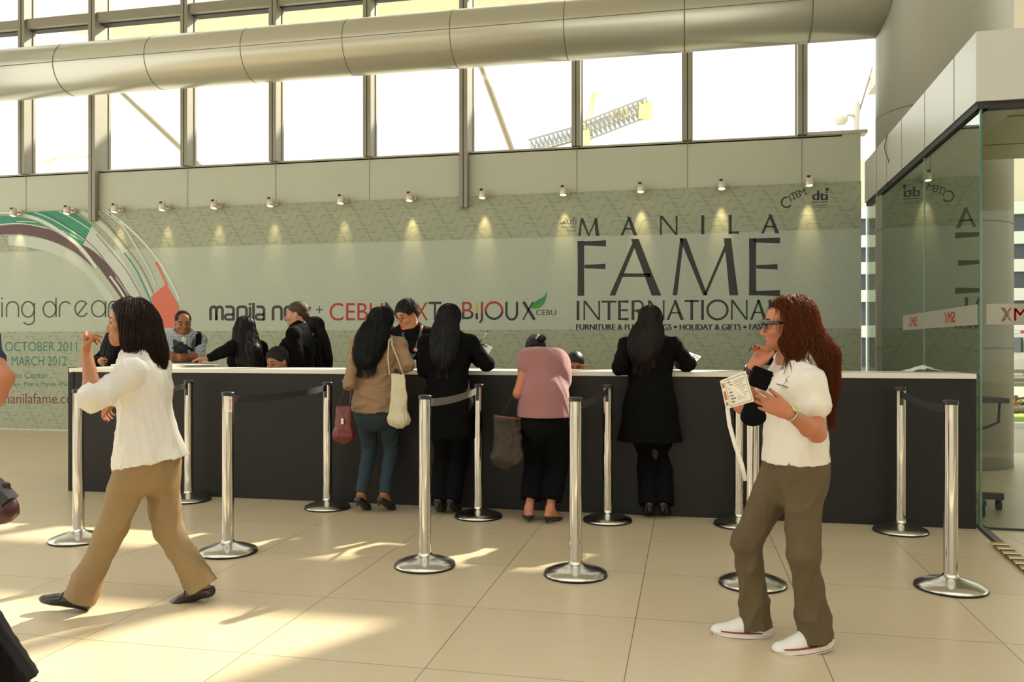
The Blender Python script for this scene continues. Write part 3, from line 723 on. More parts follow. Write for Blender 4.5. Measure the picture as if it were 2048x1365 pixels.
# ------------------------------------------------------------------ distance-field modelling of bodies and clothes
V3 = lambda *a: np.array(a[0] if len(a) == 1 else a, dtype=np.float64)
def nrm(v):
    v = np.asarray(v, float); l = np.linalg.norm(v); return v / l if l > 1e-9 else v
def npv(v): return np.array([v.x, v.y, v.z])

class Field:
    def __init__(s, h): s.h = h; s.pr = []
    def seg(s, a, b, ra, rb, k=.02, fa=1, fb=None, side=None, op='+', flat=False):
        """Tapered capsule a-b; with side given it is flattened (fa, fb) across side."""
        a, b = V3(a), V3(b); R = max(ra, rb)
        s.pr.append((op, k, np.minimum(a, b) - R, np.maximum(a, b) + R, 'seg', (a, b, ra, rb, fa, fa if fb is None else fb, None if side is None else nrm(side), flat))); return s
    def ell(s, c, r, R=None, k=.02, op='+'):
        c = V3(c); m = max(r); s.pr.append((op, k, c - m, c + m, 'ell', (c, V3(r), np.eye(3) if R is None else R))); return s
    def cut(s, p, n, k=.004):
        """Removes what lies on the side n points to."""
        s.pr.append(('c', k, None, None, 'pl', (V3(p), nrm(n)))); return s
    def chain(s, pts, rs, k=.02, **kw):
        for i in range(len(pts) - 1): s.seg(pts[i], pts[i+1], rs[i], rs[i+1], k, **kw)
        return s
    def solve(s, lo=None, hi=None):
        h = s.h
        add = [p for p in s.pr if p[0] == '+']
        l0 = np.min([p[2] for p in add], 0) - 3*h - .012; h0 = np.max([p[3] for p in add], 0) + 3*h + .012
        if lo is not None: l0 = np.maximum(l0, lo)
        if hi is not None: h0 = np.minimum(h0, hi)
        n = np.ceil((h0 - l0) / h).astype(int) + 1
        ax = [l0[i] + h * np.arange(n[i]) for i in range(3)]
        F = np.full(n, 1.0, np.float32)
        for op, k, a, b, kind, d in s.pr:
            if kind == 'pl':
                p, nn = d
                D = ((ax[0][:, None, None] - p[0]) * nn[0] + (ax[1][None, :, None] - p[1]) * nn[1] + (ax[2][None, None, :] - p[2]) * nn[2]).astype(np.float32)
                np.maximum(F, D, out=F); continue
            i0 = np.clip(np.floor((a - k - 2*h - l0) / h).astype(int), 0, n); i1 = np.clip(np.ceil((b + k + 2*h - l0) / h).astype(int) + 1, 0, n)
            if np.any(i1 <= i0): continue
            x = ax[0][i0[0]:i1[0]][:, None, None].astype(np.float32); y = ax[1][i0[1]:i1[1]][None, :, None].astype(np.float32); z = ax[2][i0[2]:i1[2]][None, None, :].astype(np.float32)
            if kind == 'seg':
                A, B, ra, rb, fa, fb, side, flat = d; ab = B - A; L2 = max(ab @ ab, 1e-12)
                px, py, pz = x - A[0], y - A[1], z - A[2]
                t = np.clip((px * ab[0] + py * ab[1] + pz * ab[2]) / L2, 0, 1)
                qx, qy, qz = px - t * ab[0], py - t * ab[1], pz - t * ab[2]
                q2 = qx*qx + qy*qy + qz*qz; r = ra + (rb - ra) * t
                if side is None: D = np.sqrt(q2) - r
                else:
                    nn = nrm(np.cross(nrm(ab) if L2 > 1e-10 else V3(0, 0, 1), side)); f = fa + (fb - fa) * t
                    qn = qx * nn[0] + qy * nn[1] + qz * nn[2]
                    D = (np.sqrt(q2 + qn * qn * (1 / (f * f) - 1)) - r) * np.minimum(1, .35 + .65 * f)
                if flat:
                    L = math.sqrt(L2); D = np.maximum(D, (px * ab[0] + py * ab[1] + pz * ab[2]) / L - L)
            else:
                c, r, R = d; px, py, pz = x - c[0], y - c[1], z - c[2]
                q = [(px * R[0, i] + py * R[1, i] + pz * R[2, i]) / r[i] for i in range(3)]
                g = np.sqrt(q[0]**2 + q[1]**2 + q[2]**2); g2 = np.sqrt((q[0]/r[0])**2 + (q[1]/r[1])**2 + (q[2]/r[2])**2) + 1e-6
                D = g * (g - 1) / g2
            S = F[i0[0]:i1[0], i0[1]:i1[1], i0[2]:i1[2]]; D = D.astype(np.float32)
            if op == '+':
                e = np.maximum(k - np.abs(S - D), 0) / k; S[...] = np.minimum(S, D) - e * e * k * .25
            else:
                D = -D; e = np.maximum(k - np.abs(S - D), 0) / k; S[...] = np.maximum(S, D) + e * e * k * .25
        s.F, s.l0, s.n = F, l0, n
        return s
    def sample(s, P):
        q = (P - s.l0) / s.h; q = np.clip(q, 0, np.array(s.n) - 1.001); i = q.astype(int); f = q - i; r = 0
        for dx in (0, 1):
            for dy in (0, 1):
                for dz in (0, 1):
                    w = (f[:, 0] if dx else 1 - f[:, 0]) * (f[:, 1] if dy else 1 - f[:, 1]) * (f[:, 2] if dz else 1 - f[:, 2])
                    r = r + w * s.F[i[:, 0] + dx, i[:, 1] + dy, i[:, 2] + dz]
        return r
    def grad(s, P):
        e = s.h; g = np.stack([s.sample(P + np.eye(3)[i] * e) - s.sample(P - np.eye(3)[i] * e) for i in range(3)], 1)
        return g / (np.linalg.norm(g, axis=1, keepdims=True) + 1e-9)
    def nets(s):
        F = s.F; S = F < 0
        cnt = np.zeros(np.array(F.shape) - 1, np.int8)
        for dx in (0, 1):
            for dy in (0, 1):
                for dz in (0, 1): cnt += S[dx:F.shape[0]-1+dx, dy:F.shape[1]-1+dy, dz:F.shape[2]-1+dz]
        act = (cnt > 0) & (cnt < 8); idx = np.argwhere(act); N = len(idx)
        vid = np.full(cnt.shape, -1, np.int32); vid[act] = np.arange(N)
        cor = np.array([(dx, dy, dz) for dx in (0, 1) for dy in (0, 1) for dz in (0, 1)])
        val = np.stack([F[idx[:, 0]+c[0], idx[:, 1]+c[1], idx[:, 2]+c[2]] for c in cor], 1)
        acc = np.zeros((N, 3)); num = np.zeros(N)
        for a in range(8):
            for b in range(a + 1, 8):
                if np.abs(cor[a] - cor[b]).sum() != 1: continue
                va, vb = val[:, a], val[:, b]; m = (va < 0) != (vb < 0)
                t = np.where(m, va / np.where(m, va - vb, 1), 0)[:, None]
                acc += np.where(m[:, None], cor[a] + t * (cor[b] - cor[a]), 0); num += m
        V = s.l0 + s.h * (idx + acc / num[:, None])
        quads = []
        for axn in range(3):
            o1, o2 = [(1, 2), (2, 0), (0, 1)][axn]
            sl = [slice(1, -1)] * 3; sl[axn] = slice(0, F.shape[axn] - 1)
            A = S[tuple(sl)]; sl2 = list(sl); sl2[axn] = slice(1, F.shape[axn]); Bm = S[tuple(sl2)]
            for flip, m in ((False, A & ~Bm), (True, ~A & Bm)):
                e = np.argwhere(m)
                if not len(e): continue
                e = e + np.array([0 if i == axn else 1 for i in range(3)])
                u = np.zeros(3, int); u[o1] = 1; w = np.zeros(3, int); w[o2] = 1
                g = lambda q: vid[q[:, 0], q[:, 1], q[:, 2]]
                f4 = np.stack([g(e - u - w), g(e - w), g(e), g(e - u)], 1)
                quads.append(f4[:, ::-1] if flip else f4)
        Q = np.concatenate(quads); Q = Q[(Q >= 0).all(1)]
        return V, Q

def vnormals(V, Q):
    n = np.cross(V[Q[:, 2]] - V[Q[:, 0]], V[Q[:, 3]] - V[Q[:, 1]]); out = np.zeros_like(V)
    for i in range(4): np.add.at(out, Q[:, i], n)
    return out / (np.linalg.norm(out, axis=1, keepdims=True) + 1e-12)
def relax(V, Q, it=2, a=.5):
    for _ in range(it):
        acc = np.zeros_like(V); num = np.zeros(len(V))
        for i in range(4):
            j = (i + 1) % 4
            np.add.at(acc, Q[:, i], V[Q[:, j]]); np.add.at(num, Q[:, i], 1); np.add.at(acc, Q[:, j], V[Q[:, i]]); np.add.at(num, Q[:, j], 1)
        V = V + a * (acc / np.maximum(num, 1)[:, None] - V)
    return V
def folds(V, amp, freq, seed=0, stretch=(1, 1, 1)):
    """Cloth folds: warped sines in a few random directions."""
    rg = np.random.RandomState(seed); r = np.zeros(len(V)); P = V * np.array(stretch)
    wx = sum(np.sin(P @ (rg.randn(3) * freq * .5) + rg.rand() * 6) for _ in range(3))
    wx += .6 * np.sin(P @ (rg.randn(3) * freq * 1.3))
    for i in range(6):
        d = nrm(rg.randn(3)) * freq * (1 + .4 * i); s_ = np.sin(P @ d + rg.rand() * 6 + wx * .9)
        m_ = .5 + .5 * np.sin(P @ (rg.randn(3) * freq * .35) + rg.rand() * 6)          # folds come and go
        r += ((1 - np.abs(s_)) ** 2 * 1.6 - .5) * m_ / (1 + .3 * i)
    return r * amp
def mesh_np(name, V, Q, smooth=True, mi=None):
    me = bpy.data.meshes.new(name); n, m, k = len(V), len(Q), Q.shape[1]
    me.vertices.add(n); me.vertices.foreach_set('co', np.asarray(V, np.float32).ravel())
    me.loops.add(m * k); me.loops.foreach_set('vertex_index', Q.astype(np.int32).ravel())
    me.polygons.add(m); me.polygons.foreach_set('loop_start', np.arange(0, m * k, k, dtype=np.int32))
    if mi is not None: me.polygons.foreach_set('material_index', mi.astype(np.int32))
    me.polygons.foreach_set('use_smooth', np.full(m, smooth)); me.update(); me.validate(); return me
def skin(F, base, name, mats, parent, disp=None, it=1, lo=None, hi=None, mi=None):
    F.solve(lo, hi); V, Q = F.nets(); V = relax(V, Q, it)
    if disp is not None: V = V + vnormals(V, Q) * disp(V)[:, None]
    F.V, F.Q = V, Q
    m = mi(V[Q].mean(1)) if mi else None
    return put(name, mesh_np(name, V - np.asarray(base), Q, True, m), mats, parent)

# ---------------------------------------------------------------- figure
M_SK = {k: mat('skin_' + k, c, .5, noise=.06, nscale=18, spec=.4, bump=.08, bscale=220) for k, c in
        dict(tan=(176, 118, 82), warm=(186, 120, 88), brown=(150, 96, 62), fair=(192, 142, 112)).items()}
M_LIP = mat('lips', (150, 78, 66), .4); M_BROW = mat('eyebrow', (38, 26, 20), .8); M_EYEW = mat('eye_white', (150, 140, 128), .3); M_IRIS = mat('iris_dark', (26, 18, 14), .15)
M_NAIL = mat('nail_dark', (52, 20, 22), .25)

def ik(a, t, l1, l2, pole):
    a, t = V3(a), V3(t); d = t - a; D = np.linalg.norm(d); D = min(max(D, abs(l1 - l2) + .01), (l1 + l2) * .999); dn = nrm(d)
    x = (D*D + l1*l1 - l2*l2) / (2*D); y = math.sqrt(max(l1*l1 - x*x, 0)); pl = V3(pole); pl = nrm(pl - dn * (pl @ dn))
    return a + dn * x + pl * y, a + dn * D

class Person:
    def __init__(s, u, v, face, H=1.58, label='', lean=0, hip=None, turn=0, roll=0, z0=0.0, sit=False):
        """face: heading in degrees (0 = +u, 90 = away from the camera); lean: forward bend in degrees."""
        s.H = H; s.base = V3(u, v, z0)
        a = math.radians(face); s.f0 = V3(math.cos(a), math.sin(a), 0); s.l0 = V3(-math.sin(a), math.cos(a), 0)
        up = V3(0, 0, 1); L = math.radians(lean); Rr = math.radians(roll)
        s.f = s.f0 * math.cos(L) - up * math.sin(L); s.up = s.f0 * math.sin(L) + up * math.cos(L)
        s.up = nrm(s.up + s.l0 * math.sin(Rr)); s.l = s.l0 - s.up * (s.l0 @ s.up); s.l = nrm(s.l)
        T = math.radians(turn); s.f, s.l = s.f * math.cos(T) + s.l * math.sin(T), s.l * math.cos(T) - s.f * math.sin(T)
        k = H; s.pel = s.base + up * (.515 * k if not sit else .46) + (V3(0, 0, 0) if hip is None else V3(hip))
        s.waist = s.pel + s.up * .105 * k; s.chest = s.pel + s.up * .215 * k; s.neck = s.pel + s.up * .325 * k
        s.SL = s.pel + s.up * .295 * k + s.l * .108 * k; s.SR = s.pel + s.up * .295 * k - s.l * .108 * k
        s.HL = s.pel + s.l0 * .052 * k - up * .01; s.HR = s.pel - s.l0 * .052 * k - up * .01
        s.root = empty('person', tuple(s.base), label, 'person')
        s.head(0, 0)
        s.arm('L', s.SL - up * .30 * k + s.f0 * .06); s.arm('R', s.SR - up * .30 * k + s.f0 * .06)
        for sd, sg in (('L', 1), ('R', -1)): s.leg(sd, s.base + s.l0 * sg * .055 * k, s.f0)
        s.hands = {}
    def head(s, yaw=0, pitch=0, tilt=0, fwd=.02):
        """yaw: turn to the left, pitch: look down, in degrees, relative to the heading."""
        up = V3(0, 0, 1); y, p, t = map(math.radians, (yaw, pitch, tilt))
        f = s.f0 * math.cos(y) + s.l0 * math.sin(y); l = s.l0 * math.cos(y) - s.f0 * math.sin(y)
        s.hf = f * math.cos(p) - up * math.sin(p); hu = up * math.cos(p) + f * math.sin(p)
        s.hu = hu * math.cos(t) + l * math.sin(t); s.hl = l * math.cos(t) - hu * math.sin(t)
        k = s.H / 1.6; s.hc = s.neck + (s.up * .6 + s.hu * .4) * (.135 * k) + s.hf * fwd
        s.hs = k * .97 if s.H < 1.66 else k * .96
        return s
    def hp(s, f, l, u): return s.hc + (s.hf * f + s.hl * l + s.hu * u) * s.hs
    def arm(s, side, target, pole=None, elbow=None):
        sh = s.SL if side == 'L' else s.SR; k = s.H; sg = 1 if side == 'L' else -1
        if pole is None: pole = -s.f0 + s.l0 * sg * .5 - V3(0, 0, .5)
        if elbow is not None: el, wr = V3(elbow), V3(target)
        else: el, wr = ik(sh, target, .178 * k, .152 * k, pole)
        setattr(s, 'E' + side, el); setattr(s, 'W' + side, wr); return s
    def leg(s, side, foot, toe, lift=0, pole=None, pitch=0):
        """foot: floor point below the ankle; toe: heading of the foot; pitch>0 raises the heel."""
        k = s.H; hj = s.HL if side == 'L' else s.HR; an = V3(foot) + V3(0, 0, .052 * k + lift)
        kn, an = ik(hj, an, .245 * k, .235 * k, s.f0 if pole is None else pole)
        setattr(s, 'K' + side, kn); setattr(s, 'A' + side, an); setattr(s, 'T' + side, (nrm(toe), pitch)); return s
    def hand(s, side, d, n, curl=(25, 30, 35, 40), thumb=30, spread=6):
        """d: wrist to knuckles; n: direction the palm faces; curl per finger joint in degrees."""
        s.hands[side] = (nrm(d), n, curl, thumb, spread); return s
    # -- shapes
    def hand_shape(s, F, side):
        k = s.H / 1.6; W = getattr(s, 'W' + side); E = getattr(s, 'E' + side)
        if side in s.hands: d, n, curl, thumb, spread = s.hands[side]
        else: d, n, curl, thumb, spread = nrm(W - E), (s.l0 * (-1 if side == 'L' else 1)), (25, 30, 35, 40), 30, 6
        n = nrm(V3(n) - d * (V3(n) @ d)); x = np.cross(d, n) * (-1 if side == 'L' else 1)   # x points to the thumb side
        x = nrm(x); s.hx = x
        pc = W + d * .012 * k
        F.seg(W, W + d * .03 * k, .026 * k, .030 * k, .012, fa=.68, side=x)
        F.seg(W + d * .03 * k, W + d * .078 * k, .034 * k, .036 * k, .008, fa=.42, fb=.38, side=x)
        ln = (.068, .076, .071, .056); of = (.027, .009, -.009, -.026)
        for i in range(4):
            b = W + d * (.082 - abs(i - 1.2) * .004) * k + x * of[i] * k
            sp = math.radians((1.5 - i) * spread); c0 = d * math.cos(sp) + x * math.sin(sp); cv = curl[i] if not isinstance(curl, (int, float)) else curl
            cs = cv if isinstance(cv, (tuple, list)) else (cv, cv * 1.2, cv * .8)
            an = 0; p = b - c0 * .018 * k; r = (.0088, .0091, .0088, .0078)[i] * k
            q = b; F.seg(p, b, r * 1.05, r * 1.05, .006)
            for j, fr in enumerate((.44, .30, .26)):
                an += math.radians(cs[j]); dd = c0 * math.cos(an) + n * math.sin(an); e = q + dd * ln[i] * fr * k
                F.seg(q, e, r * (1 - .06 * j), r * (.94 - .08 * j), .003); q = e
            s.tips[(side, i)] = (q, dd)
        tb = W + d * .028 * k + x * .022 * k; tw = .35
        if isinstance(thumb, (tuple, list)): thumb, tw = thumb
        ta = math.radians(thumb); td = nrm(d * math.cos(ta) + x * math.sin(ta) + n * tw)
        m_ = tb + td * .036 * k; td2 = nrm(td + d * .5 + n * .25); e = m_ + td2 * .028 * k; e2 = e + nrm(td2 + n * .2) * .022 * k
        F.seg(tb, m_, .0145 * k, .0108 * k, .010); F.seg(m_, e, .0104 * k, .0096 * k, .004); F.seg(e, e2, .0094 * k, .0078 * k, .003)
        s.tips[(side, 4)] = (e2, td2)
    def head_shape(s, F, male=False, nose=1.0):
        P = s.hp; c = s.hs; R = np.stack([s.hf, s.hl, s.hu], 1)
        def E(f, l, u, r, k=.015, op='+', R2=None): F.ell(P(f, l, u), [x * c for x in r], R if R2 is None else R2, k, op)
        def G(a, b, ra, rb, k=.012, op='+'): F.seg(P(*a), P(*b), ra * c, rb * c, k, op=op)
        E(-.014, 0, .036, (.096, .076, .078), .02)
        E(.022, 0, -.012, (.064, .064, .088), .03)
        for q in (1, -1):
            G((-.012, q*.050, -.048), (.060, q*.014, -.094), .022, .018, .03)
            E(.056, q*.040, -.030, (.028, .024, .022), .025)
            G((.078, q*.010, .023), (.060, q*.050, .018), .011, .009, .014)
        E(.072, 0, -.098, (.017, .019, .015), .018)
        E(.074, 0, -.068, (.020, .026, .026), .02)
        for q in (1, -1): E(.092, q*.031, .000, (.017, .019, .0125), .010, '-')
        for q in (1, -1): E(.0725, q*.0315, -.001, (.0165, .0165, .0135), .003)
        G((.084, 0, .010), (.106*.5+.053*nose, 0, -.030), .0085, .0095, .012); E(.105 * (.5 + .5*nose), 0, -.037, (.013, .0125, .011), .008)
        for q in (1, -1): E(.094, q*.0125, -.042, (.011, .0085, .0085), .006)
        E(.0915, 0, -.0655, (.0085, .0215, .0058), .007); E(.0895, 0, -.0768, (.0085, .0175, .0064), .007)
        E(.102, 0, -.0712, (.010, .021, .0016), .004, '-')
        for q in (1, -1):
            E(-.012, q*.0745, -.010, (.019, .0085, .031), .006); E(-.006, q*.085, -.006, (.011, .006, .019), .006, '-')
        nr = .056 if male else .047
        F.seg(P(-.022, 0, -.055), s.neck + s.up * .005, nr * c, nr * 1.08 * c, .03)
        F.seg(s.neck + s.up * .01, s.neck - s.up * .045 * s.H / 1.6, nr * 1.1 * c, nr * 1.6 * c, .04, fa=.85, side=s.l)
    def torso(s, F, o=0.0, bust=.0, fat=1.0, top=True, k=.04, hipw=.100):
        q = s.H
        F.seg(s.pel - s.up * .02 * q, s.pel + s.up * .03 * q, hipw * q * fat + o, .094 * q * fat + o, k, fa=.70, side=s.l)
        F.seg(s.pel + s.up * .03 * q, s.waist, .094 * q * fat + o, .078 * q * fat + o, k, fa=.70, fb=.74, side=s.l)
        F.seg(s.waist, s.chest, .078 * q * fat + o, .092 * q * fat + o, k, fa=.74, fb=.72, side=s.l)
        if top:
            F.seg(s.chest, s.chest + s.up * .06 * q, .092 * q * fat + o, .088 * q * fat + o, k, fa=.72, fb=.62, side=s.l)
            for S in (s.SL, s.SR): F.seg(s.neck - s.up * .035 * q, S, .036 * q + o, .032 * q + o, k)
        if bust:
            for g in (1, -1): F.ell(s.chest + s.f * (.05 * q + bust * .3) + s.l * g * .045 * q + s.up * .005, (.042 * q + o * .8,) * 3, None, .05)
    def arm_shape(s, F, side, o=0.0, upto=1.0, k=.02, mul=1.0):
        q = s.H / 1.6 * mul; S = getattr(s, 'S' + side); E = getattr(s, 'E' + side); W = getattr(s, 'W' + side)
        u = min(upto * 2, 1); F.seg(S, S + (E - S) * u, .043 * q + o, (.043 - .007 * u) * q + o, k)
        if upto > .5:
            w = min((upto - .5) * 2, 1); m_ = .3
            F.seg(E, E + (W - E) * min(w, m_), .036 * q + o, .0375 * q + o, k)
            if w > m_: F.seg(E + (W - E) * m_, E + (W - E) * w, .0375 * q + o, (.0375 - .013 * (w - m_) / .7) * q + o, k)
    def leg_shape(s, F, side, o=0.0, upto=1.0, flare=0.0, k=.03, fat=1.0):
        q = s.H / 1.6 * fat; Hj = getattr(s, 'H' + side); K = getattr(s, 'K' + side); A = getattr(s, 'A' + side)
        F.seg(Hj, K, .082 * q + o, .054 * q + o, k)
        c = K + (A - K) * .28
        F.seg(K, c, .054 * q + o, .054 * q + o + flare * .2, k); F.seg(c, K + (A - K) * upto, .054 * q + o + flare * .2, .036 * q + o + flare, k)
    def foot_shape(s, F, side, o=0.0, hl=0.0):
        q = s.H / 1.6; A = getattr(s, 'A' + side); t, p = getattr(s, 'T' + side); p = math.radians(p); up = V3(0, 0, 1)
        d = t * math.cos(p) - up * math.sin(p); n = up * math.cos(p) + t * math.sin(p); sd = np.cross(up, t)
        s.foot = (A, d, n, sd)
        F.seg(A - d * .028 * q - n * .045 * q, A + d * .03 * q - n * .03 * q, .030 * q + o, .034 * q + o, .02)
        F.seg(A, A + d * .06 * q - n * .035 * q, .034 * q + o, .030 * q + o, .02)
        F.seg(A + d * .05 * q - n * .042 * q, A + d * .125 * q - n * .058 * q, .032 * q + o, .036 * q + o, .02, fa=.85, fb=.55, side=sd)
        F.seg(A + d * .125 * q - n * .058 * q, A + d * .165 * q - n * .062 * q, .036 * q + o, .028 * q + o, .02, fa=.55, fb=.45, side=sd)
    # -- finished pieces
    def body(s, skin_='tan', h=.006, male=False, legs=True, bust=.02, eyes=True, nose=1.0, nails=False, lo=None):
        F = Field(h); s.tips = {}
        s.head_shape(F, male, nose); s.torso(F, -.004, bust if not male else 0)
        for sd in 'LR':
            s.arm_shape(F, sd); s.hand_shape(F, sd); s.leg_shape(F, sd, fat=.80); s.foot_shape(F, sd)
        hc, hf, hl, hu, c = s.hc, s.hf, s.hl, s.hu, s.hs; tips = s.tips
        def mi(P):
            r = np.zeros(len(P), int); q = (P - hc) / c; f, l, u = q @ hf, q @ hl, q @ hu
            al = np.abs(l)
            if eyes:
                r[(f > .072) & (((u + .0712) / .0125)**2 + (l / .023)**2 < 1)] = 1
                r[(f > .05) & (np.abs(u - .0235 - .004 * np.sin(al * 60)) < .0038) & (al > .013) & (al < .05)] = 2
                r[(f > .066) & ((u / .0075)**2 + ((al - .0315) / .0145)**2 < 1)] = 3
                r[(f > .066) & (((u) / .0075)**2 + ((al - .0315) / .0092)**2 < 1)] = 4
                r[(f > .064) & (np.abs(u - .0075 + ((al - .0315) / .0145)**2 * .006) < .0022) & (np.abs(al - .0315) < .0165)] = 2
            if nails:
                for (p, d) in tips.values(): r[np.linalg.norm(P - (p + d * .006), axis=1) < .0085] = 5
            return r
        s.bF = F
        return skin(F, s.base, 'body', [M_SK[skin_], M_LIP, M_BROW, M_EYEW, M_IRIS, M_NAIL], s.root, it=1, mi=mi, lo=lo)
    def short_hair(s, m, h=.006, seed=1, thick=.012, front=.066, name='hair', bald=0.0, spike=.004):
        F = Field(h); P = s.hp; c = s.hs; R = np.stack([s.hf, s.hl, s.hu], 1)
        F.ell(P(-.016, 0, .040), [(.096 + thick) * c, (.076 + thick * .7) * c, (.079 + thick * 1.2) * c], R, .01)
        F.seg(P(-.075, 0, -.01), P(-.062, 0, -.05), .05 * c, .03 * c, .02)
        F.ell(P(.085, 0, -.025), [.075 * c, .085 * c, .085 * c], R, .01, '-')          # the face
        for q in (1, -1): F.ell(P(.018, q * .085, -.03), [.034 * c, .03 * c, .045 * c], R, .008, '-'); F.ell(P(-.012, q * .088, -.016), [.026 * c, .028 * c, .036 * c], R, .006, '-')
        if bald: F.ell(P(.075, 0, .08), [.07 * c * bald, .06 * c, .06 * c], R, .01, '-')
        F.cut(P(0, 0, -.06), -s.hu)
        return skin(F, s.base, name, m, s.root, disp=lambda V: folds(V, spike, 160, seed))
    def strands(s, F, m, n=500, steps=40, step=.012, r=.0013, wave=0.0, wf=60, seed=3, top=.0, fly=.0, name='strands', parent=None, off=.001, lift=0.0, end=8, sf=.02):
        """Fine hair tubes that run down the surface of the hair volume F."""
        rg = np.random.RandomState(seed); V = F.V; cr = s.hp(-.03, 0, .1)
        w = (V[:, 2] > s.hc[2] + top) & ((V - s.hc) @ s.hf < sf); ids = rg.choice(np.where(w)[0], n); P = V[ids].copy(); path = [P.copy()]; ph = rg.rand(n) * 6.28; free = np.zeros(n, bool); fr = np.zeros(n); vel = np.zeros((n, 3)); flyd = rg.randn(n, 3) * fly
        flyd[:, 2] *= .4
        o = off + rg.rand(n) * .003 + lift * (rg.rand(n) ** 3)
        for k in range(steps):
            g = F.grad(P); out = P - cr; out[:, 2] = 0; out /= (np.linalg.norm(out, axis=1, keepdims=True) + 1e-6)
            d = np.array([0, 0, -1.0]) + .45 * out
            dt = d - g * (d * g).sum(1, keepdims=True); l = np.linalg.norm(dt, axis=1, keepdims=True); dt = dt / (l + 1e-6)
            free |= (g[:, 2] < -.55); fr += free
            sd = np.cross(dt, g); v = dt + sd * (wave * np.sin(k * step * wf + ph))[:, None]
            v[free] = .6 * vel[free] + .4 * np.array([0, 0, -1.0]) + flyd[free]
            v /= (np.linalg.norm(v, axis=1, keepdims=True) + 1e-6); vel = v
            mv = (fr < end)
            P = P + v * step * mv[:, None]
            q = F.sample(P); a = ~free; P[a] -= F.grad(P)[a] * (np.clip(q[a] - o[a], -.02, .02))[:, None]
            path.append(P.copy())
        T = np.stack(path, 1)                      # n, steps+1, 3
        K = T.shape[1]; d = np.gradient(T, axis=1); d /= (np.linalg.norm(d, axis=2, keepdims=True) + 1e-9)
        a = np.cross(d, np.array([.3, .8, .1])); a /= (np.linalg.norm(a, axis=2, keepdims=True) + 1e-9); b = np.cross(d, a)
        tt = np.linspace(0, 1, K)[None, :, None]; rad = r * (1 - .75 * tt**3)
        vs = np.stack([T + (a * math.cos(x) + b * math.sin(x)) * rad for x in (0, 2.094, 4.189)], 2).reshape(-1, 3)
        i = np.arange(n)[:, None, None] * K * 3; j = np.arange(K - 1)[None, :, None] * 3; e = np.arange(3)[None, None, :]; e2 = (e + 1) % 3
        Q = np.stack([i + j + e, i + j + e2, i + j + 3 + e2, i + j + 3 + e], -1).reshape(-1, 4)
        o_ = put(name, mesh_np(name, vs - s.base, Q, True), m, parent or s.root); o_['kind'] = 'stuff'; return o_
    def long_hair(s, m, pts, rs, flat=.6, h=.007, seed=2, groove=.0035, n=400, wave=0.0, face=1.0, vol=.014, steps=40, step=.012, r=.0013, fly=.03, name='hair', extra=None, cutz=None, off=.001, lift=0.0, wf=60, end=8, sidel=None, carve=None, sm=None, sf=.02):
        """pts: points of the fall behind the head; rs: half widths."""
        F = Field(h); P = s.hp; c = s.hs; R = np.stack([s.hf, s.hl, s.hu], 1)
        F.ell(P(-.016, 0, .042), [(.096 + vol) * c, (.077 + vol) * c, (.078 + vol) * c], R, .02)
        F.seg(P(-.045, 0, -.01), pts[0], .085 * c, rs[0], .04, fa=.9, fb=flat, side=s.hl if sidel is None else sidel)
        F.chain([V3(p) for p in pts], rs, .03, fa=flat, side=s.hl if sidel is None else sidel)
        if extra: extra(F)
        fc = face
        if carve: carve(F)
        else: F.ell(P(.088, 0, -.032), [.078 * c * fc, .070 * c * fc, .098 * c * fc], R, .012, '-')
        l = s.hl if sidel is None else V3(sidel)
        def dsp(V):
            a = (V - s.hc) @ l; g = (V - s.hc) @ nrm(np.cross(l, V3(0, 0, 1))); z = V[:, 2]
            q = np.arctan2(g, a + 1e-6) * .09 + a * .6
            return groove * (np.sin(q * 420 + 3 * np.sin(z * 14)) * .6 + np.sin(q * 900 + 5 * np.sin(z * 9 + 2)) * .4)
        o = skin(F, s.base, name, m, s.root, disp=dsp)
        if n: s.strands(F, sm or m, n, steps, step, r, wave, seed=seed, fly=fly, parent=o, off=off, lift=lift, wf=wf, end=end, sf=sf)
        return o
    def top(s, m, name='top', o=.012, sleeve=.3, hem=-.02, h=.007, bust=.02, fat=1.0, amp=.004, freq=26, seed=5, so=.012, neckcut=.035, stretch=(1, 1, .6), skirt=None, extra=None, cuts=None, k=.035, hemtilt=0.0, hipw=.100, hipo=.014):
        """Shirt, jacket or coat. hem: height of the hem relative to the pelvis in body heights; skirt: list of (drop, radius, flat)."""
        F = Field(h); q = s.H
        s.torso(F, o, bust, fat, k=k, hipw=hipw)
        F.seg(s.pel - s.up * .10 * q, s.waist, hipw * q * fat + o + hipo, .080 * q * fat + o + hipo * .3, k, fa=.76, side=s.l)
        for sd in 'LR': s.arm_shape(F, sd, so, sleeve, .025)
        F.seg(s.neck - s.up * .03 * q, s.neck + s.up * .012 * q, .055 * q, .036 * q, .02, fa=.85, side=s.l)
        if skirt:
            p0, r0, f0 = s.waist, .080 * q * fat + o, .74
            for (dz, rr, ff) in skirt:
                p1 = s.pel - V3(0, 0, 1) * dz; F.seg(p0, p1, r0, rr, .03, fa=f0, fb=ff, side=s.l0); p0, r0, f0 = p1, rr, ff
        if extra: extra(F)
        F.ell(s.neck + s.up * (neckcut + .012) * q + s.f * .03 * q, (.055 * q, .055 * q, .05 * q), None, .01, '-')
        F.cut(s.pel + V3(0, 0, 1) * hem * q, -V3(0, 0, 1) + s.f0 * hemtilt)
        for c_ in cuts or []: F.cut(*c_)
        s.tF = F
        return skin(F, s.base, name, m, s.root, disp=lambda V: folds(V, amp, freq, seed, stretch))
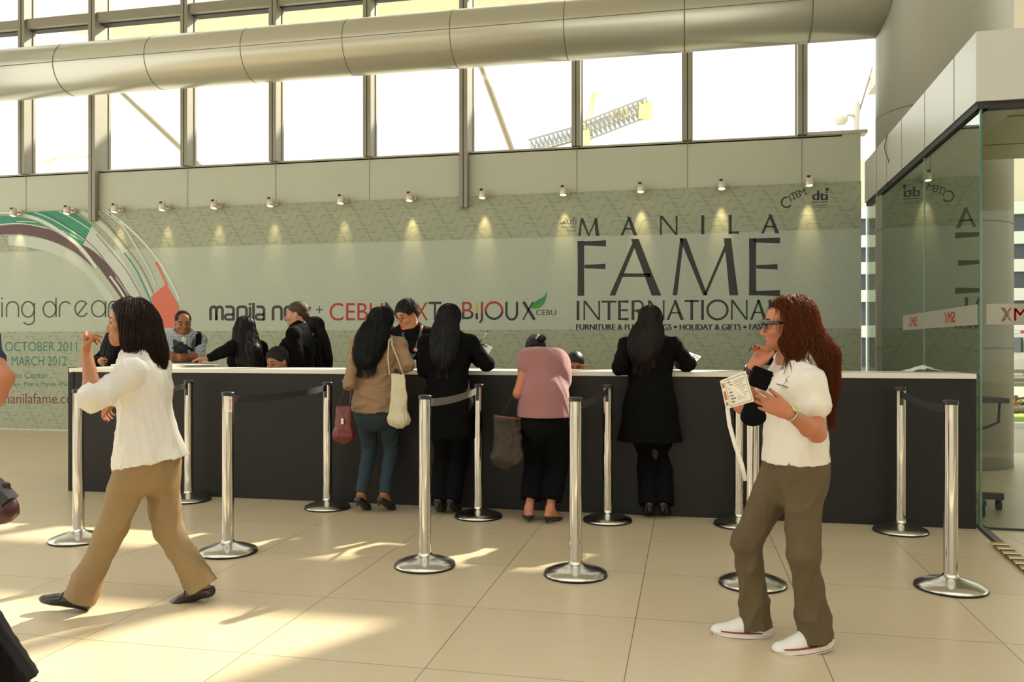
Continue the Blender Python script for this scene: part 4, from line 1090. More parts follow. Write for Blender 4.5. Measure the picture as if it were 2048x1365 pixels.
    def pants(s, m, name='trousers', o=.010, upto=1.0, flare=.0, h=.007, amp=.004, freq=22, seed=7, top=.05, fat=1.0, ground=True, hipw=.102, extra=None, stretch=(1, 1, .8), k=.04, legr=(.092, .064, .060, .055)):
        F = Field(h); q = s.H
        F.seg(s.pel - s.up * .025 * q, s.pel + s.up * .03 * q, hipw * q * fat + o, .094 * q * fat + o, k, fa=.72, side=s.l)
        F.seg(s.pel + s.up * .03 * q, s.waist, .094 * q * fat + o, .082 * q * fat + o, k, fa=.72, side=s.l)
        for sd in 'LR':
            Hj, K, A = (getattr(s, c + sd) for c in 'HKA'); r = [x * q / 1.6 for x in legr]; c_ = K + (A - K) * .35; e_ = K + (A - K) * upto
            F.seg(Hj, K, r[0], r[1], .03); F.seg(K, c_, r[1], r[2], .02); F.seg(c_, e_, r[2], r[3], .015, flat=True)
        if extra: extra(F)
        F.cut(s.pel + s.up * (top + .06) * q, s.up)
        for sd in 'LR':
            A = getattr(s, 'A' + sd); K = getattr(s, 'K' + sd)
        return skin(F, s.base, name, m, s.root, disp=lambda V: folds(V, amp, freq, seed, stretch))
    def shoes(s, m, h=.004, heel=0.0, name='shoe', o=.004, low=.02, mats2=None, sandal=False):
        for sd in 'LR':
            F = Field(h); s.foot_shape(F, sd, o); A, d, n, sdv = s.foot; q = s.H / 1.6
            F.seg(A - d * .03 * q - n * .06 * q, A + d * .16 * q - n * .074 * q, .030 * q, .030 * q, .01, fa=.5, fb=.42, side=sdv)
            if heel: F.seg(A - d * .035 * q - n * .07 * q, A - d * .035 * q - n * (.075 * q + heel) , .016, .009, .01)
            F.cut(A - n * low * q, n)
            if sandal: F.ell(A + d * .02 * q - n * .02 * q, (.05, .05, .035), None, .01, '-')
            skin(F, s.base, name, m, s.root)
# ------------------------------------------------------------------ the people
W = lambda x, y, Y: npv(at(x, y, Y))
R3, F3, U3 = npv(CAMR), npv(CAMF), V3(0, 0, 1)
def gnd(x, Y): p = at(x, HY, Y); return p.x, p.y
M_HBLK = mat('hair_black', (12, 9, 8), .42, spec=.3, bump=.3, bscale=90, stretch=(1, 1, .12))
M_HBRN = mat('hair_dark_brown', (32, 19, 14), .42, spec=.35, bump=.3, bscale=90, stretch=(1, 1, .12), trans=.18)
M_HRED = mat('hair_auburn', (74, 38, 22), .5, spec=.15, bump=.3, bscale=90, stretch=(1, 1, .12), trans=.4)
M_HREDS = mat('hair_auburn_strand', (124, 68, 34), .42, spec=.3, trans=.6)
M_HBRNS = mat('hair_brown_strand', (52, 28, 18), .40, spec=.5, trans=.4)
M_HMAN = mat('hair_short_black', (16, 12, 11), .6, noise=.4, nscale=90, bump=.5, bscale=150, spec=.3)
M_HLBR = mat('hair_short_brown', (62, 40, 26), .6, noise=.3, nscale=90, bump=.5, bscale=150)
M_WLIN = mat('white_linen', (234, 231, 222), .85, noise=.03, nscale=30, bump=.25, bscale=300, sheen=.2, trans=.10)
M_WPOL = mat('white_cotton', (226, 220, 206), .85, noise=.02, bump=.2, bscale=350, sheen=.15)
M_KHA = mat('khaki_twill', (144, 120, 84), .85, noise=.08, nscale=12, bump=.25, bscale=260)
M_OLI = mat('olive_denim', (92, 78, 51), .85, noise=.14, nscale=9, bump=.3, bscale=260)
M_BEI = mat('beige_cotton', (150, 120, 90), .85, noise=.07, nscale=12, bump=.25, bscale=220)
M_JEAN = mat('blue_jeans', (38, 54, 62), .85, noise=.30, nscale=7, bump=.3, bscale=260)
M_BLK = mat('black_wool', (11, 10, 10), .9, noise=.2, nscale=20, bump=.2, bscale=200, spec=.12)
M_BLT = mat('black_trousers', (12, 11, 12), .9, bump=.2, bscale=200, spec=.12)
M_PINK = mat('dusty_pink_jersey', (156, 105, 103), .9, noise=.05, nscale=14, bump=.2, bscale=320, sheen=.3)
M_SHOE = mat('black_leather', (24, 17, 16), .3, spec=.6, bump=.1, bscale=80)
M_BRLE = mat('brown_leather', (62, 40, 28), .45, bump=.2, bscale=70)
M_WSH = mat('white_canvas', (226, 224, 216), .75, bump=.15, bscale=260); M_RSTR = mat('shoe_stripe', (140, 44, 44), .6)
M_NAVY = mat('navy_cotton', (36, 48, 86), .85, bump=.2, bscale=220)
M_BLACKP = mat('black_plastic', (18, 18, 19), .35); M_SILV = mat('silver', (200, 196, 184), .25, 1.0)
def check_mat():
    m = bpy.data.materials.new('blue_check_shirt'); m.use_nodes = True; nt = m.node_tree; b = nt.nodes['Principled BSDF']; b.inputs['Roughness'].default_value = .85
    tc = nt.nodes.new('ShaderNodeTexCoord'); br = nt.nodes.new('ShaderNodeTexBrick'); mp = nt.nodes.new('ShaderNodeMapping'); mp.inputs['Rotation'].default_value = (math.radians(90), 0, 0)
    br.offset = 0; br.inputs['Scale'].default_value = 22; br.inputs['Mortar Size'].default_value = .035; br.inputs['Brick Width'].default_value = .5; br.inputs['Row Height'].default_value = .5
    br.inputs['Color1'].default_value = (*lin((176, 182, 182)), 1); br.inputs['Color2'].default_value = (*lin((164, 172, 178)), 1); br.inputs['Mortar'].default_value = (*lin((86, 98, 124)), 1)
    nt.links.new(tc.outputs['Object'], mp.inputs[0]); nt.links.new(mp.outputs[0], br.inputs['Vector']); nt.links.new(br.outputs['Color'], b.inputs['Base Color']); return m
M_CHK = check_mat()

# ---- 1 the woman in the white blouse, mid-stride to the left ----------------------
u, v = gnd(300, 4.17)
p = Person(u, v, 186, 1.57, 'person in a white blouse and khaki trousers striding with one hand raised', lean=3, turn=-4, hip=(0, 0, -.045))
A1 = p
p.neck = W(280, 712, 4.17); p.up = nrm(p.neck - p.pel); q_ = p.H
p.waist = p.pel + p.up * .105 * q_; p.chest = p.pel + p.up * .215 * q_
p.SL = W(262, 748, 4.02); p.SR = p.neck - p.up * .045 * q_ - p.l * .085 * q_
p.head(22, 2); p.hc = W(258, 646, 4.17); p.hs *= 1.03
p.EL, p.WL = W(188, 800, 3.86), W(174, 708, 3.90)
p.ER, p.WR = W(262, 806, 4.42), W(238, 800, 4.46)
p.hand('L', U3 - R3 * .06, R3 + F3 * .25, curl=((84, 26, 14), (76, 24, 12), (92, 30, 16), (104, 32, 16)), thumb=(30, .75), spread=6)
p.hand('R', -R3 - U3 * .75, -U3 * .6 + R3 * .8, curl=(28, 34, 38, 42), thumb=30)
p.AL, p.KL = W(164, 1187, 4.10), W(226, 1052, 4.10); p.HL = p.pel + p.l0 * .085 - U3 * .01 + p.f0 * .02
p.AR, p.KR = W(402, 1168, 4.24), W(336, 1060, 4.26); p.HR = p.pel - p.l0 * .08 - U3 * .01
p.TL = (nrm(-R3 * 1 - F3 * .06), -13); p.TR = (nrm(-R3 + F3 * .05), 14)
p.body('tan', .0045, nose=.9)
def peplum(F):
    s = A1; q = s.H
    F.seg(s.waist + s.f * .01, s.pel - U3 * .03 + s.f * .02, .088 * q, .118 * q, .03, fa=.74, fb=.80, side=s.l)
    F.seg(s.waist - s.f * .05, s.pel - s.f * .135 - U3 * .02 + s.l * .03, .05, .055, .03); F.seg(s.waist - s.f * .05 - s.l * .05, s.pel - s.f * .115 - U3 * .02 - s.l * .08, .05, .05, .03)
    F.seg(s.EL + (s.SL - s.EL) * .32, s.EL + (s.WL - s.EL) * .10, .062, .066, .02); F.seg(s.SL, s.EL, .066, .060, .03)
    F.seg(s.SR, s.ER, .045, .045, .03)
o_ = p.top(M_WLIN, 'blouse', o=.014, sleeve=.42, hem=-.028, hemtilt=-.20, hipo=.040, bust=.03, amp=.007, freq=22, seed=11, extra=peplum, neckcut=.055, fat=1.0, stretch=(1, 1, .45))
def cuff(s, side, t0, t1, r, m, name):
    E, Wr = getattr(s, 'E' + side), getattr(s, 'W' + side); f = Field(.005)
    f.seg(E + (Wr - E) * t0, E + (Wr - E) * t1, r, r * .96, .01); d = nrm(Wr - E); f.cut(E + (Wr - E) * t1, d); f.cut(E + (Wr - E) * t0, -d)
    return skin(f, s.base, name, m, s.root, disp=lambda V: folds(V, .003, 40, 3))
cuff(p, 'L', -.02, .20, .064, M_WLIN, 'rolled_cuff')
def bell(F, s=p):
    for sd in 'LR':
        A, K = getattr(s, 'A' + sd), getattr(s, 'K' + sd); d = nrm(A - K)
        pass
    F.ell(s.pel - s.f0 * .025 - U3 * .04, (.095, .108, .09), None, .05)
pm = p.pants(M_KHA, o=.014, legr=(.100, .074, .066, .084), upto=1.08, hipw=.096, extra=bell, amp=.007, freq=20, seed=4, stretch=(1, 1, .5))
def trim_legs(): pass
p.shoes(M_SHOE, h=.004, o=.006, low=.028)
for sd in 'LR':
    A, (t_, pt) = getattr(p, 'A' + sd), getattr(p, 'T' + sd); pr = math.radians(pt); d = t_ * math.cos(pr) - U3 * math.sin(pr); n_ = U3 * math.cos(pr) + t_ * math.sin(pr); sdv = np.cross(U3, t_)
    f = MB(); f.tube([tuple(A + d * .085 - n_ * .012 * 1 + sdv * math.sin(a) * .040 - n_ * (1 - math.cos(a)) * .034 - p.base) for a in np.linspace(-1.5, 1.5, 9)], .006, 6, flat=.5); f.build('shoe_strap', M_SHOE, p.root)
# hair: thick bob down to the shoulders
k = p.hs
def bob(F, s=p):
    P = s.hp
    for g in (1, -1):
        F.seg(P(.005, g * .075, .02), P(-.015, g * .088, -.10), .045 * k, .040 * k, .03); F.seg(P(-.015, g * .088, -.10), P(-.045, g * .085, -.185), .042 * k, .036 * k, .03)
    F.seg(P(-.07, 0, -.02), P(-.110, 0, -.16), .07 * k, .062 * k, .04, fa=1.1, fb=.8, side=s.hl); F.seg(P(-.110, 0, -.16), P(-.118, 0, -.215), .062 * k, .045 * k, .03)
def bobcut(F, s=p):
    P = s.hp; R = np.stack([s.hf, s.hl, s.hu], 1)
    F.ell(P(.115, 0, -.020), [.088 * k, .32 * k, .108 * k], R, .012, '-'); F.ell(P(.085, 0, -.12), [.065 * k, .26 * k, .07 * k], R, .015, '-')
p.long_hair(M_HBRN, [p.hp(-.085, 0, -.10), p.hp(-.105, 0, -.19)], [.085, .07], flat=.75, extra=bob, carve=bobcut, n=900, steps=30, h=.006, vol=.010, groove=.004, fly=.10, r=.0013, wave=.08, end=3, seed=8, lift=.010, sm=M_HBRNS)

# ---- 2 the woman in the white polo shirt -----------------------------------------
u, v = gnd(1592, 3.66)
p = Person(u, v, 198, 1.56, 'person with auburn hair, sunglasses and a white polo shirt holding a card', lean=1, turn=2, hip=(0, 0, -.02))
B1 = p
p.neck = W(1596, 738, 3.66); p.up = nrm(p.neck - p.pel); q_ = p.H
p.waist = p.pel + p.up * .105 * q_; p.chest = p.pel + p.up * .215 * q_
p.SL = W(1622, 772, 3.50); p.SR = W(1567, 766, 3.82)
p.head(-20, 2); p.hc = W(1572, 650, 3.68); p.hs *= 1.02
p.EL, p.WL = W(1634, 868, 3.44), W(1578, 826, 3.30)
p.ER, p.WR = W(1484, 812, 3.72), W(1505, 735, 3.64)
p.hand('L', -R3 * 1 + U3 * .42 - F3 * .15, F3 * .9 + U3 * .1 - R3 * .1, curl=((12, 22, 15), (14, 24, 16), (18, 26, 18), (24, 30, 20)), thumb=(34, .5), spread=5)
p.hand('R', R3 * .55 + U3 * .85, -R3 * .8 - F3 * .5 + U3 * .2, curl=((62, 34, 20), (70, 32, 18), (80, 30, 18), (88, 30, 18)), thumb=(25, -.25), spread=3)
p.AL, p.KL = W(1632, 1262, 3.56), W(1606, 1112, 3.52); p.HL = p.pel + p.l0 * .08 - U3 * .01
p.AR, p.KR = W(1512, 1239, 3.74), W(1494, 1085, 3.72); p.HR = p.pel - p.l0 * .075 - U3 * .01 + p.f0 * .02
p.TL = (nrm(-R3 - F3 * .08), 5); p.TR = (nrm(-R3 + F3 * .06), -2)
p.body('warm', .0045, nose=1.0, nails=True)
def polo(F, s=p):
    q = s.H
    F.seg(s.SL + (s.neck - s.SL) * .1, s.SL + (s.EL - s.SL) * .42, .062, .068, .03); F.seg(s.SR, s.SR + (s.ER - s.SR) * .42, .058, .060, .03)
    F.seg(s.waist + s.f * .01, s.pel - U3 * .02, .092 * q, .108 * q, .04, fa=.80, fb=.76, side=s.l); F.seg(s.chest + s.f * .02, s.waist + s.f * .015, .09 * q, .09 * q, .04, fa=.8, side=s.l)
o_ = p.top(M_WPOL, 'polo_shirt', o=.012, sleeve=.22, hem=.012, hemtilt=-.05, bust=.03, amp=.006, freq=17, seed=21, extra=polo, neckcut=.045, stretch=(1, 1, .6))
def boot(F, s=p):
    for sd in 'LR':
        A, K = getattr(s, 'A' + sd), getattr(s, 'K' + sd); d = nrm(A - K)
        F.seg(K + (A - K) * .80, K + (A - K) * .84, .066, .068, .02)
    F.ell(s.pel - s.f0 * .025 - U3 * .03, (.10, .115, .10), None, .05)
p.pants(M_OLI, 'jeans', o=.012, legr=(.096, .067, .062, .080), upto=1.10, extra=boot, amp=.0075, freq=20, seed=14, stretch=(1, 1, .55))
f = Field(.004); c = p.pel + p.l0 * .115 + p.f0 * .0
# sneakers: canvas, rubber sole with two stripes
for sd in 'LR':
    A, (t_, pt) = getattr(p, 'A' + sd), getattr(p, 'T' + sd); pr = math.radians(pt); d = t_ * math.cos(pr) - U3 * math.sin(pr); n_ = U3 * math.cos(pr) + t_ * math.sin(pr); sdv = np.cross(U3, t_)
    F = Field(.0035); F.seg(A - d * .03 - n_ * .03, A + d * .02 - n_ * .012, .040, .040, .02); F.seg(A + d * .02 - n_ * .012, A + d * .10 - n_ * .046, .040, .038, .02, fa=1, fb=.8, side=sdv); F.seg(A + d * .09 - n_ * .05, A + d * .160 - n_ * .060, .041, .034, .02, fa=.7, fb=.6, side=sdv)
    F.seg(A - d * .035 - n_ * .055, A + d * .16 - n_ * .06, .036, .036, .02, fa=.8, side=sdv); F.cut(A - n_ * .062, -n_); sh = skin(F, p.base, 'shoe', M_WSH, p.root)
    def sole(r0, r1, z0, z1, m, nm):
        f = MB(); vs = []; N = 40
        for i in range(N):
            a = 2 * math.pi * i / N; x = math.cos(a); y = math.sin(a); wx = .062 + .122 * x; wy = y * (.0455 + .005 * x)
            for z in (z0, z1): vs.append(tuple(A + d * (wx + r0 * x) + sdv * wy * (1 + r0 * 22) - n_ * z - p.base))
        fs = [(2*i, (2*i+2) % (2*N), (2*i+3) % (2*N), 2*i+1) for i in range(N)] + [[2*i for i in range(N)][::-1], [2*i+1 for i in range(N)]]
        f.add(vs, fs, 0, False); return f.build(nm, m, sh)
    sole(.007, 0, .083, .050, M_WSH, 'sole'); sole(.0105, 0, .0535, .0490, M_RSTR, 'sole_stripe'); sole(.0082, 0, .077, .0745, M_RSTR, 'sole_stripe')
    for i in range(4):
        c = A + d * (.055 + i * .016) - n_ * (.008 + i * .0065); f = MB(); f.tube([tuple(c + sdv * y - n_ * abs(y) * .35 - p.base) for y in (-.022, 0, .022)], .003, 6); f.build('lace', M_WSH, sh)
# sunglasses, watch, bracelet, collar
sg = MB(); P = p.hp
for g in (1, -1):
    c = P(.100, g * .031, .002); sg.obox(tuple(c - p.base), tuple(nrm(p.hf) * .004), tuple(p.hl * .027), tuple(p.hu * .0175))
    sg.tube([tuple(P(*x) - p.base) for x in ((.104, g * .058, .010), (.06, g * .079, .010), (-.005, g * .082, .006))], [.009, .008, .004], 8, flat=.35, side=tuple(p.hu))
sg.tube([tuple(P(.106, y, .008) - p.base) for y in (-.012, .012)], .004, 6); sg.build('sunglasses', mat('sunglass_brown', (30, 18, 14), .12, coat=.6), p.root)
def band(s, side, t, r, wd, m, name, n=20, tilt=0):
    E, Wr = getattr(s, 'E' + side), getattr(s, 'W' + side); d = nrm(Wr - E); c = E + (Wr - E) * t; a = nrm(np.cross(d, U3)); b = np.cross(d, a); f = MB()
    vs = []
    for i in range(n):
        q = 2 * math.pi * i / n
        for w_, rr in ((-wd, r), (wd, r), (wd, r - .004), (-wd, r - .004)): vs.append(tuple(c + d * w_ + (a * math.cos(q) + b * math.sin(q)) * rr - s.base))
    fs = []
    for i in range(n):
        j = (i + 1) % n
        for k_ in range(4): fs.append((i*4 + k_, j*4 + k_, j*4 + (k_+1) % 4, i*4 + (k_+1) % 4))
    f.add(vs, fs, 0, True); return f.build(name, m, s.root), c, d
wo, c, d = band(p, 'L', .95, .031, .006, M_SILV, 'watch')
fc = nrm(-F3 * .8 + U3 * .35 - d * (-F3 * .8 + U3 * .35) @ d); f = MB(); f.tube([tuple(c + fc * .028 - p.base), tuple(c + fc * .037 - p.base)], .016, 20); f.build('watch_face', mat('watch_dial', (206, 200, 150), .2, .4), wo)
band(p, 'R', .93, .034, .012, mat('dark_bracelet', (40, 26, 22), .35, noise=.5, nscale=80), 'bracelet')
# crossbody strap and bag
def ribbon3(pts, w, t, side):
    f = MB(); f.tube([tuple(x) for x in pts], w / 2, 10, flat=t / w, side=side); return f
cs = [p.neck + p.l * .085 + p.up * .0 - p.f * .005, p.chest + p.l * .055 + p.up * .115 + p.f * .062, p.chest + p.l * .01 + p.up * .05 + p.f * .118, p.chest - p.l * .06 - p.up * .03 + p.f * .118, p.waist - p.l * .13 - p.up * .0 + p.f * .065]
ribbon3([x - p.base for x in cs], .036, .005, tuple(nrm(p.l + p.up))).build('shoulder_strap', M_BLACKP, p.root)
f = MB(); c = cs[2] + p.f * .006 - p.base; f.obox(tuple(c), tuple(p.f * .004), tuple(nrm(p.l + p.up) * .02), tuple(nrm(p.up - p.l) * .014)); f.build('buckle', M_SILV, p.root)
# small chest print
f = MB()
def on_surf(F, x, y, out=.0015):
    o = np.array([0, 0, HC]); r = npv(ray(x, y)); t = np.arange(2.6, 9.0, .004); P_ = o + r * t[:, None]; ok = np.all((P_ > F.l0) & (P_ < F.l0 + F.h * (np.array(F.n) - 1)), 1)
    v_ = np.where(ok, F.sample(P_), 1); i = int(np.argmax(v_ < 0)); return o + r * (t[i] - out * 2)
def dash(pts, w):
    q = [on_surf(p.tF, *a) - p.base for a in pts]; f.tube([tuple(x) for x in q], w, 6, flat=.4)
dash([(1574, 756), (1571, 764)], .0016); dash([(1571, 764), (1566, 772)], .0012); dash([(1571, 764), (1577, 762)], .0010); dash([(1577, 752), (1578, 754)], .0022)
for i in range(6): dash([(1553 + i * 4, 768 + i * 1.3), (1556 + i * 4, 769 + i * 1.3)], .0026)
dash([(1556, 774), (1572, 779)], .0008); f.build('chest_print', M_BLACKP, p.root)
# hair: long wavy auburn
def fallr(F, s=p):
    P = s.hp; k = s.hs
    for g in (1, -1): F.seg(P(.0, g * .076, .02), P(-.03, g * .086, -.09), .042 * k, .040 * k, .03); F.seg(P(-.03, g * .086, -.09), P(-.065, g * .078, -.17), .042 * k, .038 * k, .03)
    F.chain([P(-.06, .04, -.05), W(1640, 715, 3.58), W(1650, 770, 3.57), W(1655, 812, 3.57)], [.07 * k, .058, .036, .014], .03); F.chain([W(1622, 700, 3.62), W(1640, 748, 3.60), W(1650, 800, 3.6)], [.06, .05, .02], .03)
def carver(F, s=p):
    P = s.hp; k = s.hs; R = np.stack([s.hf, s.hl, s.hu], 1)
    F.ell(P(.110, 0, -.012), [.122 * k, .32 * k, .106 * k], R, .012, '-'); F.ell(P(.075, 0, -.15), [.06 * k, .26 * k, .075 * k], R, .015, '-')
p.long_hair(M_HRED, [p.hp(-.09, 0, -.10), p.hp(-.125, 0, -.19)], [.078, .055], flat=.8, extra=fallr, carve=carver, n=2600, steps=46, step=.012, h=.006, vol=.008, groove=.005, fly=.12, r=.0010, wave=.55, wf=70, end=9, seed=18, lift=.022, sm=M_HREDS, sf=.0)

# ---- 3 beige jacket ---------------------------------------------------------------
u, v = gnd(750, 6.50)
p = Person(u, v, 92, 1.60, 'person in a beige jacket and blue jeans at the counter, tote on shoulder', lean=5, roll=-2, hip=(0, 0, .02))
C1 = p; p.head(-10, 12)
p.arm('R', W(792, 738, 6.72), elbow=W(817, 730, 6.36)); p.arm('L', W(716, 742, 6.70), elbow=W(699, 768, 6.42))
for sd, x in (('L', 722), ('R', 768)):
    g = gnd(x, 6.50); p.leg(sd, V3(g[0], g[1], 0), V3(.25 if sd == 'R' else .05, 1, 0), lift=.055, pitch=26)
p.hand('R', V3(-.6, .6, 0), V3(0, 0, -1)); p.hand('L', V3(.2, 1, 0), V3(0, 0, -1))
p.body('brown', .006)
p.top(M_BEI, 'jacket', o=.016, sleeve=.95, so=.016, hem=-.028, hemtilt=.05, amp=.010, freq=20, seed=31, stretch=(.6, 1, 1.3), neckcut=.08)
p.pants(M_JEAN, 'jeans', o=.006, legr=(.090, .062, .056, .046), upto=.98, amp=.003, freq=24, seed=5, top=.02)
p.shoes(M_SHOE, h=.005, heel=.02, o=.004, low=.035)
k = p.hs
p.long_hair(M_HBLK, [p.hp(-.095, 0, -.08), p.hp(-.115, .012, -.17), p.hp(-.125, .03, -.29), p.hp(-.12, .035, -.36)], [.098, .115, .10, .05], flat=.5, n=500, steps=46, h=.007, wave=.25, fly=.12, seed=41, sidel=p.l0, lift=.01, groove=.006)

# ---- 4, 5 the two black coats ------------------------------------------------------
def coat_woman(x, Y, label, H, lE, lW, rE, rW, hemdrop, hemr, hairpts, hairr, seed, feet, hairm=None, roll=0):
    u, v = gnd(x, Y); p = Person(u, v, 90, H, label, lean=4, roll=roll, hip=(0, 0, .02)); p.head(0, 10)
    p.arm('L', lW, elbow=lE); p.arm('R', rW, elbow=rE)
    for sd, fx in zip('LR', feet):
        g = gnd(fx, Y); p.leg(sd, V3(g[0], g[1], 0), V3(.1 if sd == 'R' else -.1, 1, 0), lift=.06, pitch=30)
    p.hand('R', V3(-.3, 1, .2), V3(-.4, 0, -1)); p.hand('L', V3(.3, 1, 0), V3(0, 0, -1))
    p.body('tan', .0065)
    p.top(M_BLK, 'coat', o=.022, sleeve=.97, so=.020, hem=-hemdrop / H, skirt=[(.0, .20, .7), (hemdrop + .03, hemr, .68)], amp=.005, freq=16, seed=seed, stretch=(1, 1, .35), neckcut=.085)
    p.pants(M_BLT, o=.012, legr=(.10, .076, .072, .078), upto=1.12, amp=.003, seed=seed + 1, top=.0)
    p.shoes(M_SHOE, h=.005, heel=.03, o=.004, low=.035)
    p.long_hair(hairm or M_HBLK, [p.hp(*a) for a in hairpts], hairr, flat=.45, n=450, steps=48, h=.007, wave=.06, fly=.06, seed=seed + 2, sidel=p.l0, groove=.005)
    # half belt with two buttons at the back of the waist
    f = MB(); b = p.waist - U3 * .01 - p.f0 * .0
    n = 9; vs = []
    for i in range(n):
        a = (i / (n - 1) - .5) * 1.5; r1, r2 = .082 * H + .027, (.082 * H + .027) * .75
        for dz in (-.022, .022): vs.append(tuple(b + p.l0 * math.sin(a) * r1 - p.f0 * math.cos(a) * r2 + U3 * dz - p.base))
    f.add(vs, [(2*i, 2*i+2, 2*i+3, 2*i+1) for i in range(n-1)], 0, True); hb = f.build('half_belt', mat('coat_belt', (26, 22, 22), .6), p.root)
    for s_ in (-.55, .55):
        f = MB(); c = b + p.l0 * math.sin(s_) * .155 - p.f0 * math.cos(s_) * .119 - p.base; f.tube([tuple(c), tuple(c - p.f0 * .006)], .009, 12); f.build('button', mat('coat_button', (60, 50, 44), .3), hb)
    return p
D1 = coat_woman(894, 6.42, 'person in a black coat holding a clipboard behind a light grey belt', 1.62, W(850, 741, 6.42), W(868, 736, 6.68), W(974, 728, 6.40), W(930, 700, 6.72), .26, .215,
    [(-.095, 0, -.08), (-.11, 0, -.18), (-.115, 0, -.30), (-.11, 0, -.38)], [.094, .104, .09, .05], 51, (878, 905))
E1 = coat_woman(1300, 6.28, 'person in a long black coat with brown-tinged hair leaning both elbows on the counter', 1.60, W(1238, 735, 6.22), W(1262, 738, 6.55), W(1378, 728, 6.28), W(1358, 728, 6.60), .26, .255,
    [(-.095, .01, -.08), (-.11, .03, -.16), (-.115, .05, -.24), (-.11, .065, -.31)], [.100, .118, .105, .06], 61, (1298, 1328), M_HBRN)

# ---- 6 pink top, bent over the counter ---------------------------------------------
u, v = gnd(1090, 6.14)
p = Person(u, v, 88, 1.60, 'person in a dusty pink top bent low over the counter, hair in a bun', lean=33, hip=(0, -.02, -.03))
P1 = p; p.head(0, 62, fwd=.03); 
p.arm('L', W(1040, 800, 6.30), elbow=W(1036, 765, 6.10)); p.arm('R', W(1122, 745, 6.75), elbow=W(1140, 745, 6.45))
p.SL = W(1056, 716, 6.28); p.EL, p.WL = W(1036, 788, 6.16), W(1050, 752, 6.40); p.SR = W(1112, 716, 6.32); p.ER, p.WR = W(1132, 762, 6.32), W(1112, 742, 6.5)
p.hc = W(1070, 702, 6.56); p.neck = W(1084, 712, 6.38)
for sd, fx, yy in (('L', 1058, 6.14), ('R', 1100, 6.10)):
    g = gnd(fx, yy); p.leg(sd, V3(g[0], g[1], 0), V3(-.25 if sd == 'L' else .3, 1, 0), lift=.02, pitch=10)
p.body('warm', .006)
def pinkx(F, s=p):
    a, b = W(1082, 735, 6.26), W(1087, 800, 6.16); c = W(1090, 860, 6.12)
    F.seg(a, b, .152, .170, .05, fa=.72, side=s.l); F.seg(b, c, .172, .212, .05, fa=.82, side=s.l); F.seg(W(1064, 722, 6.28), W(1106, 725, 6.28), .094, .092, .05)
    F.seg(s.SL, s.SL + (s.EL - s.SL) * .3, .055, .055, .02)
p.top(M_PINK, 'top', o=.016, sleeve=.12, hem=-.005, hemtilt=.0, cuts=[(W(1090, 853, 6.1), -U3 - p.l0 * .18)], amp=.0035, freq=14, seed=71, extra=pinkx, neckcut=.05, stretch=(1, 1, .5))
p.pants(M_BLT, 'cropped_trousers', o=.012, hipw=.097, legr=(.110, .090, .084, .080), upto=.82, amp=.004, seed=72, top=.0)
p.shoes(M_SHOE, h=.005, heel=.015, o=.003, low=.052)
p.short_hair(M_HBLK, .006, 73, .014, spike=.002)
f = Field(.006); c = W(1084, 678, 6.52); f.ell(c, (.034, .032, .034), None); skin(f, p.base, 'hair_bun', M_HBLK, p.root, disp=lambda V: folds(V, .004, 120, 2))

# ---- people behind the counter ------------------------------------------------------
def clerk(x, Y, face, H, label, skin_='tan', lean=5, sit=False, roll=0, hip=None, turn=0):
    u, v = gnd(x, Y); return Person(u, v, face, H, label, lean=lean, sit=sit, roll=roll, hip=hip, turn=turn)
def sit_legs(p):
    for sd, sg in (('L', 1), ('R', -1)):
        p.leg(sd, p.base + p.f0 * .40 + p.l0 * sg * .09, p.f0, pole=U3 + p.f0 * .5)
# 7 balding man with the camera
p = clerk(362, 8.95, -48, 1.70, 'person in a blue checked shirt with a camera on the chest', lean=10)
G1 = p; p.head(0, 14); 
p.arm('L', W(362, 715, 8.62), elbow=W(398, 712, 8.80)); p.arm('R', W(352, 716, 8.60), elbow=W(328, 716, 8.85))
p.body('brown', .0065, male=True)
p.top(M_CHK, 'shirt', o=.020, sleeve=.5, so=.022, hem=-.06, amp=.005, freq=18, seed=81, fat=1.12, neckcut=.05, h=.008)
p.pants(M_BLT, o=.02, h=.011, amp=.002); p.shoes(M_SHOE, h=.008)
p.short_hair(M_HMAN, .006, 82, .008, bald=1.0)
f = Field(.007); f.seg(p.neck + p.f * .045 - U3 * .01, p.neck + p.f * .085 - U3 * .12, .045, .03, .01); f.ell(p.neck + p.f * .06 - U3 * .05, (.05, .05, .07)); skin(f, p.base, 'undershirt', M_WPOL, p.root)
# 8 woman reaching left
p = clerk(500, 7.95, 160, 1.60, 'person with waist-long black hair reaching a hand across the counter end', lean=6)
H1 = p; p.head(-25, 8); p.arm('L', W(418, 717, 7.72), elbow=W(456, 700, 7.78)); p.hand('L', nrm(W(400, 718, 7.7) - W(418, 717, 7.72)), -U3, curl=(8, 10, 12, 14))
p.body('tan', .007); p.top(M_BLK, 'jacket', o=.018, sleeve=.95, so=.016, hem=-.06, h=.008, seed=91, neckcut=.085); p.pants(M_BLT, h=.011, amp=.002); p.shoes(M_SHOE, h=.008)
def h1x(F, s=p):
    F.chain([s.hp(-.03, .07, -.02), s.hp(-.06, .09, -.18), W(505, 700, 7.85), W(512, 735, 7.88)], [.05, .06, .07, .05], .04)
p.long_hair(M_HBLK, [p.hp(-.09, 0, -.08), p.hp(-.12, 0, -.2), p.hp(-.13, 0, -.34), p.hp(-.13, 0, -.46)], [.09, .11, .12, .09], flat=.55, extra=h1x, n=300, h=.008, steps=50, seed=92, fly=.03)
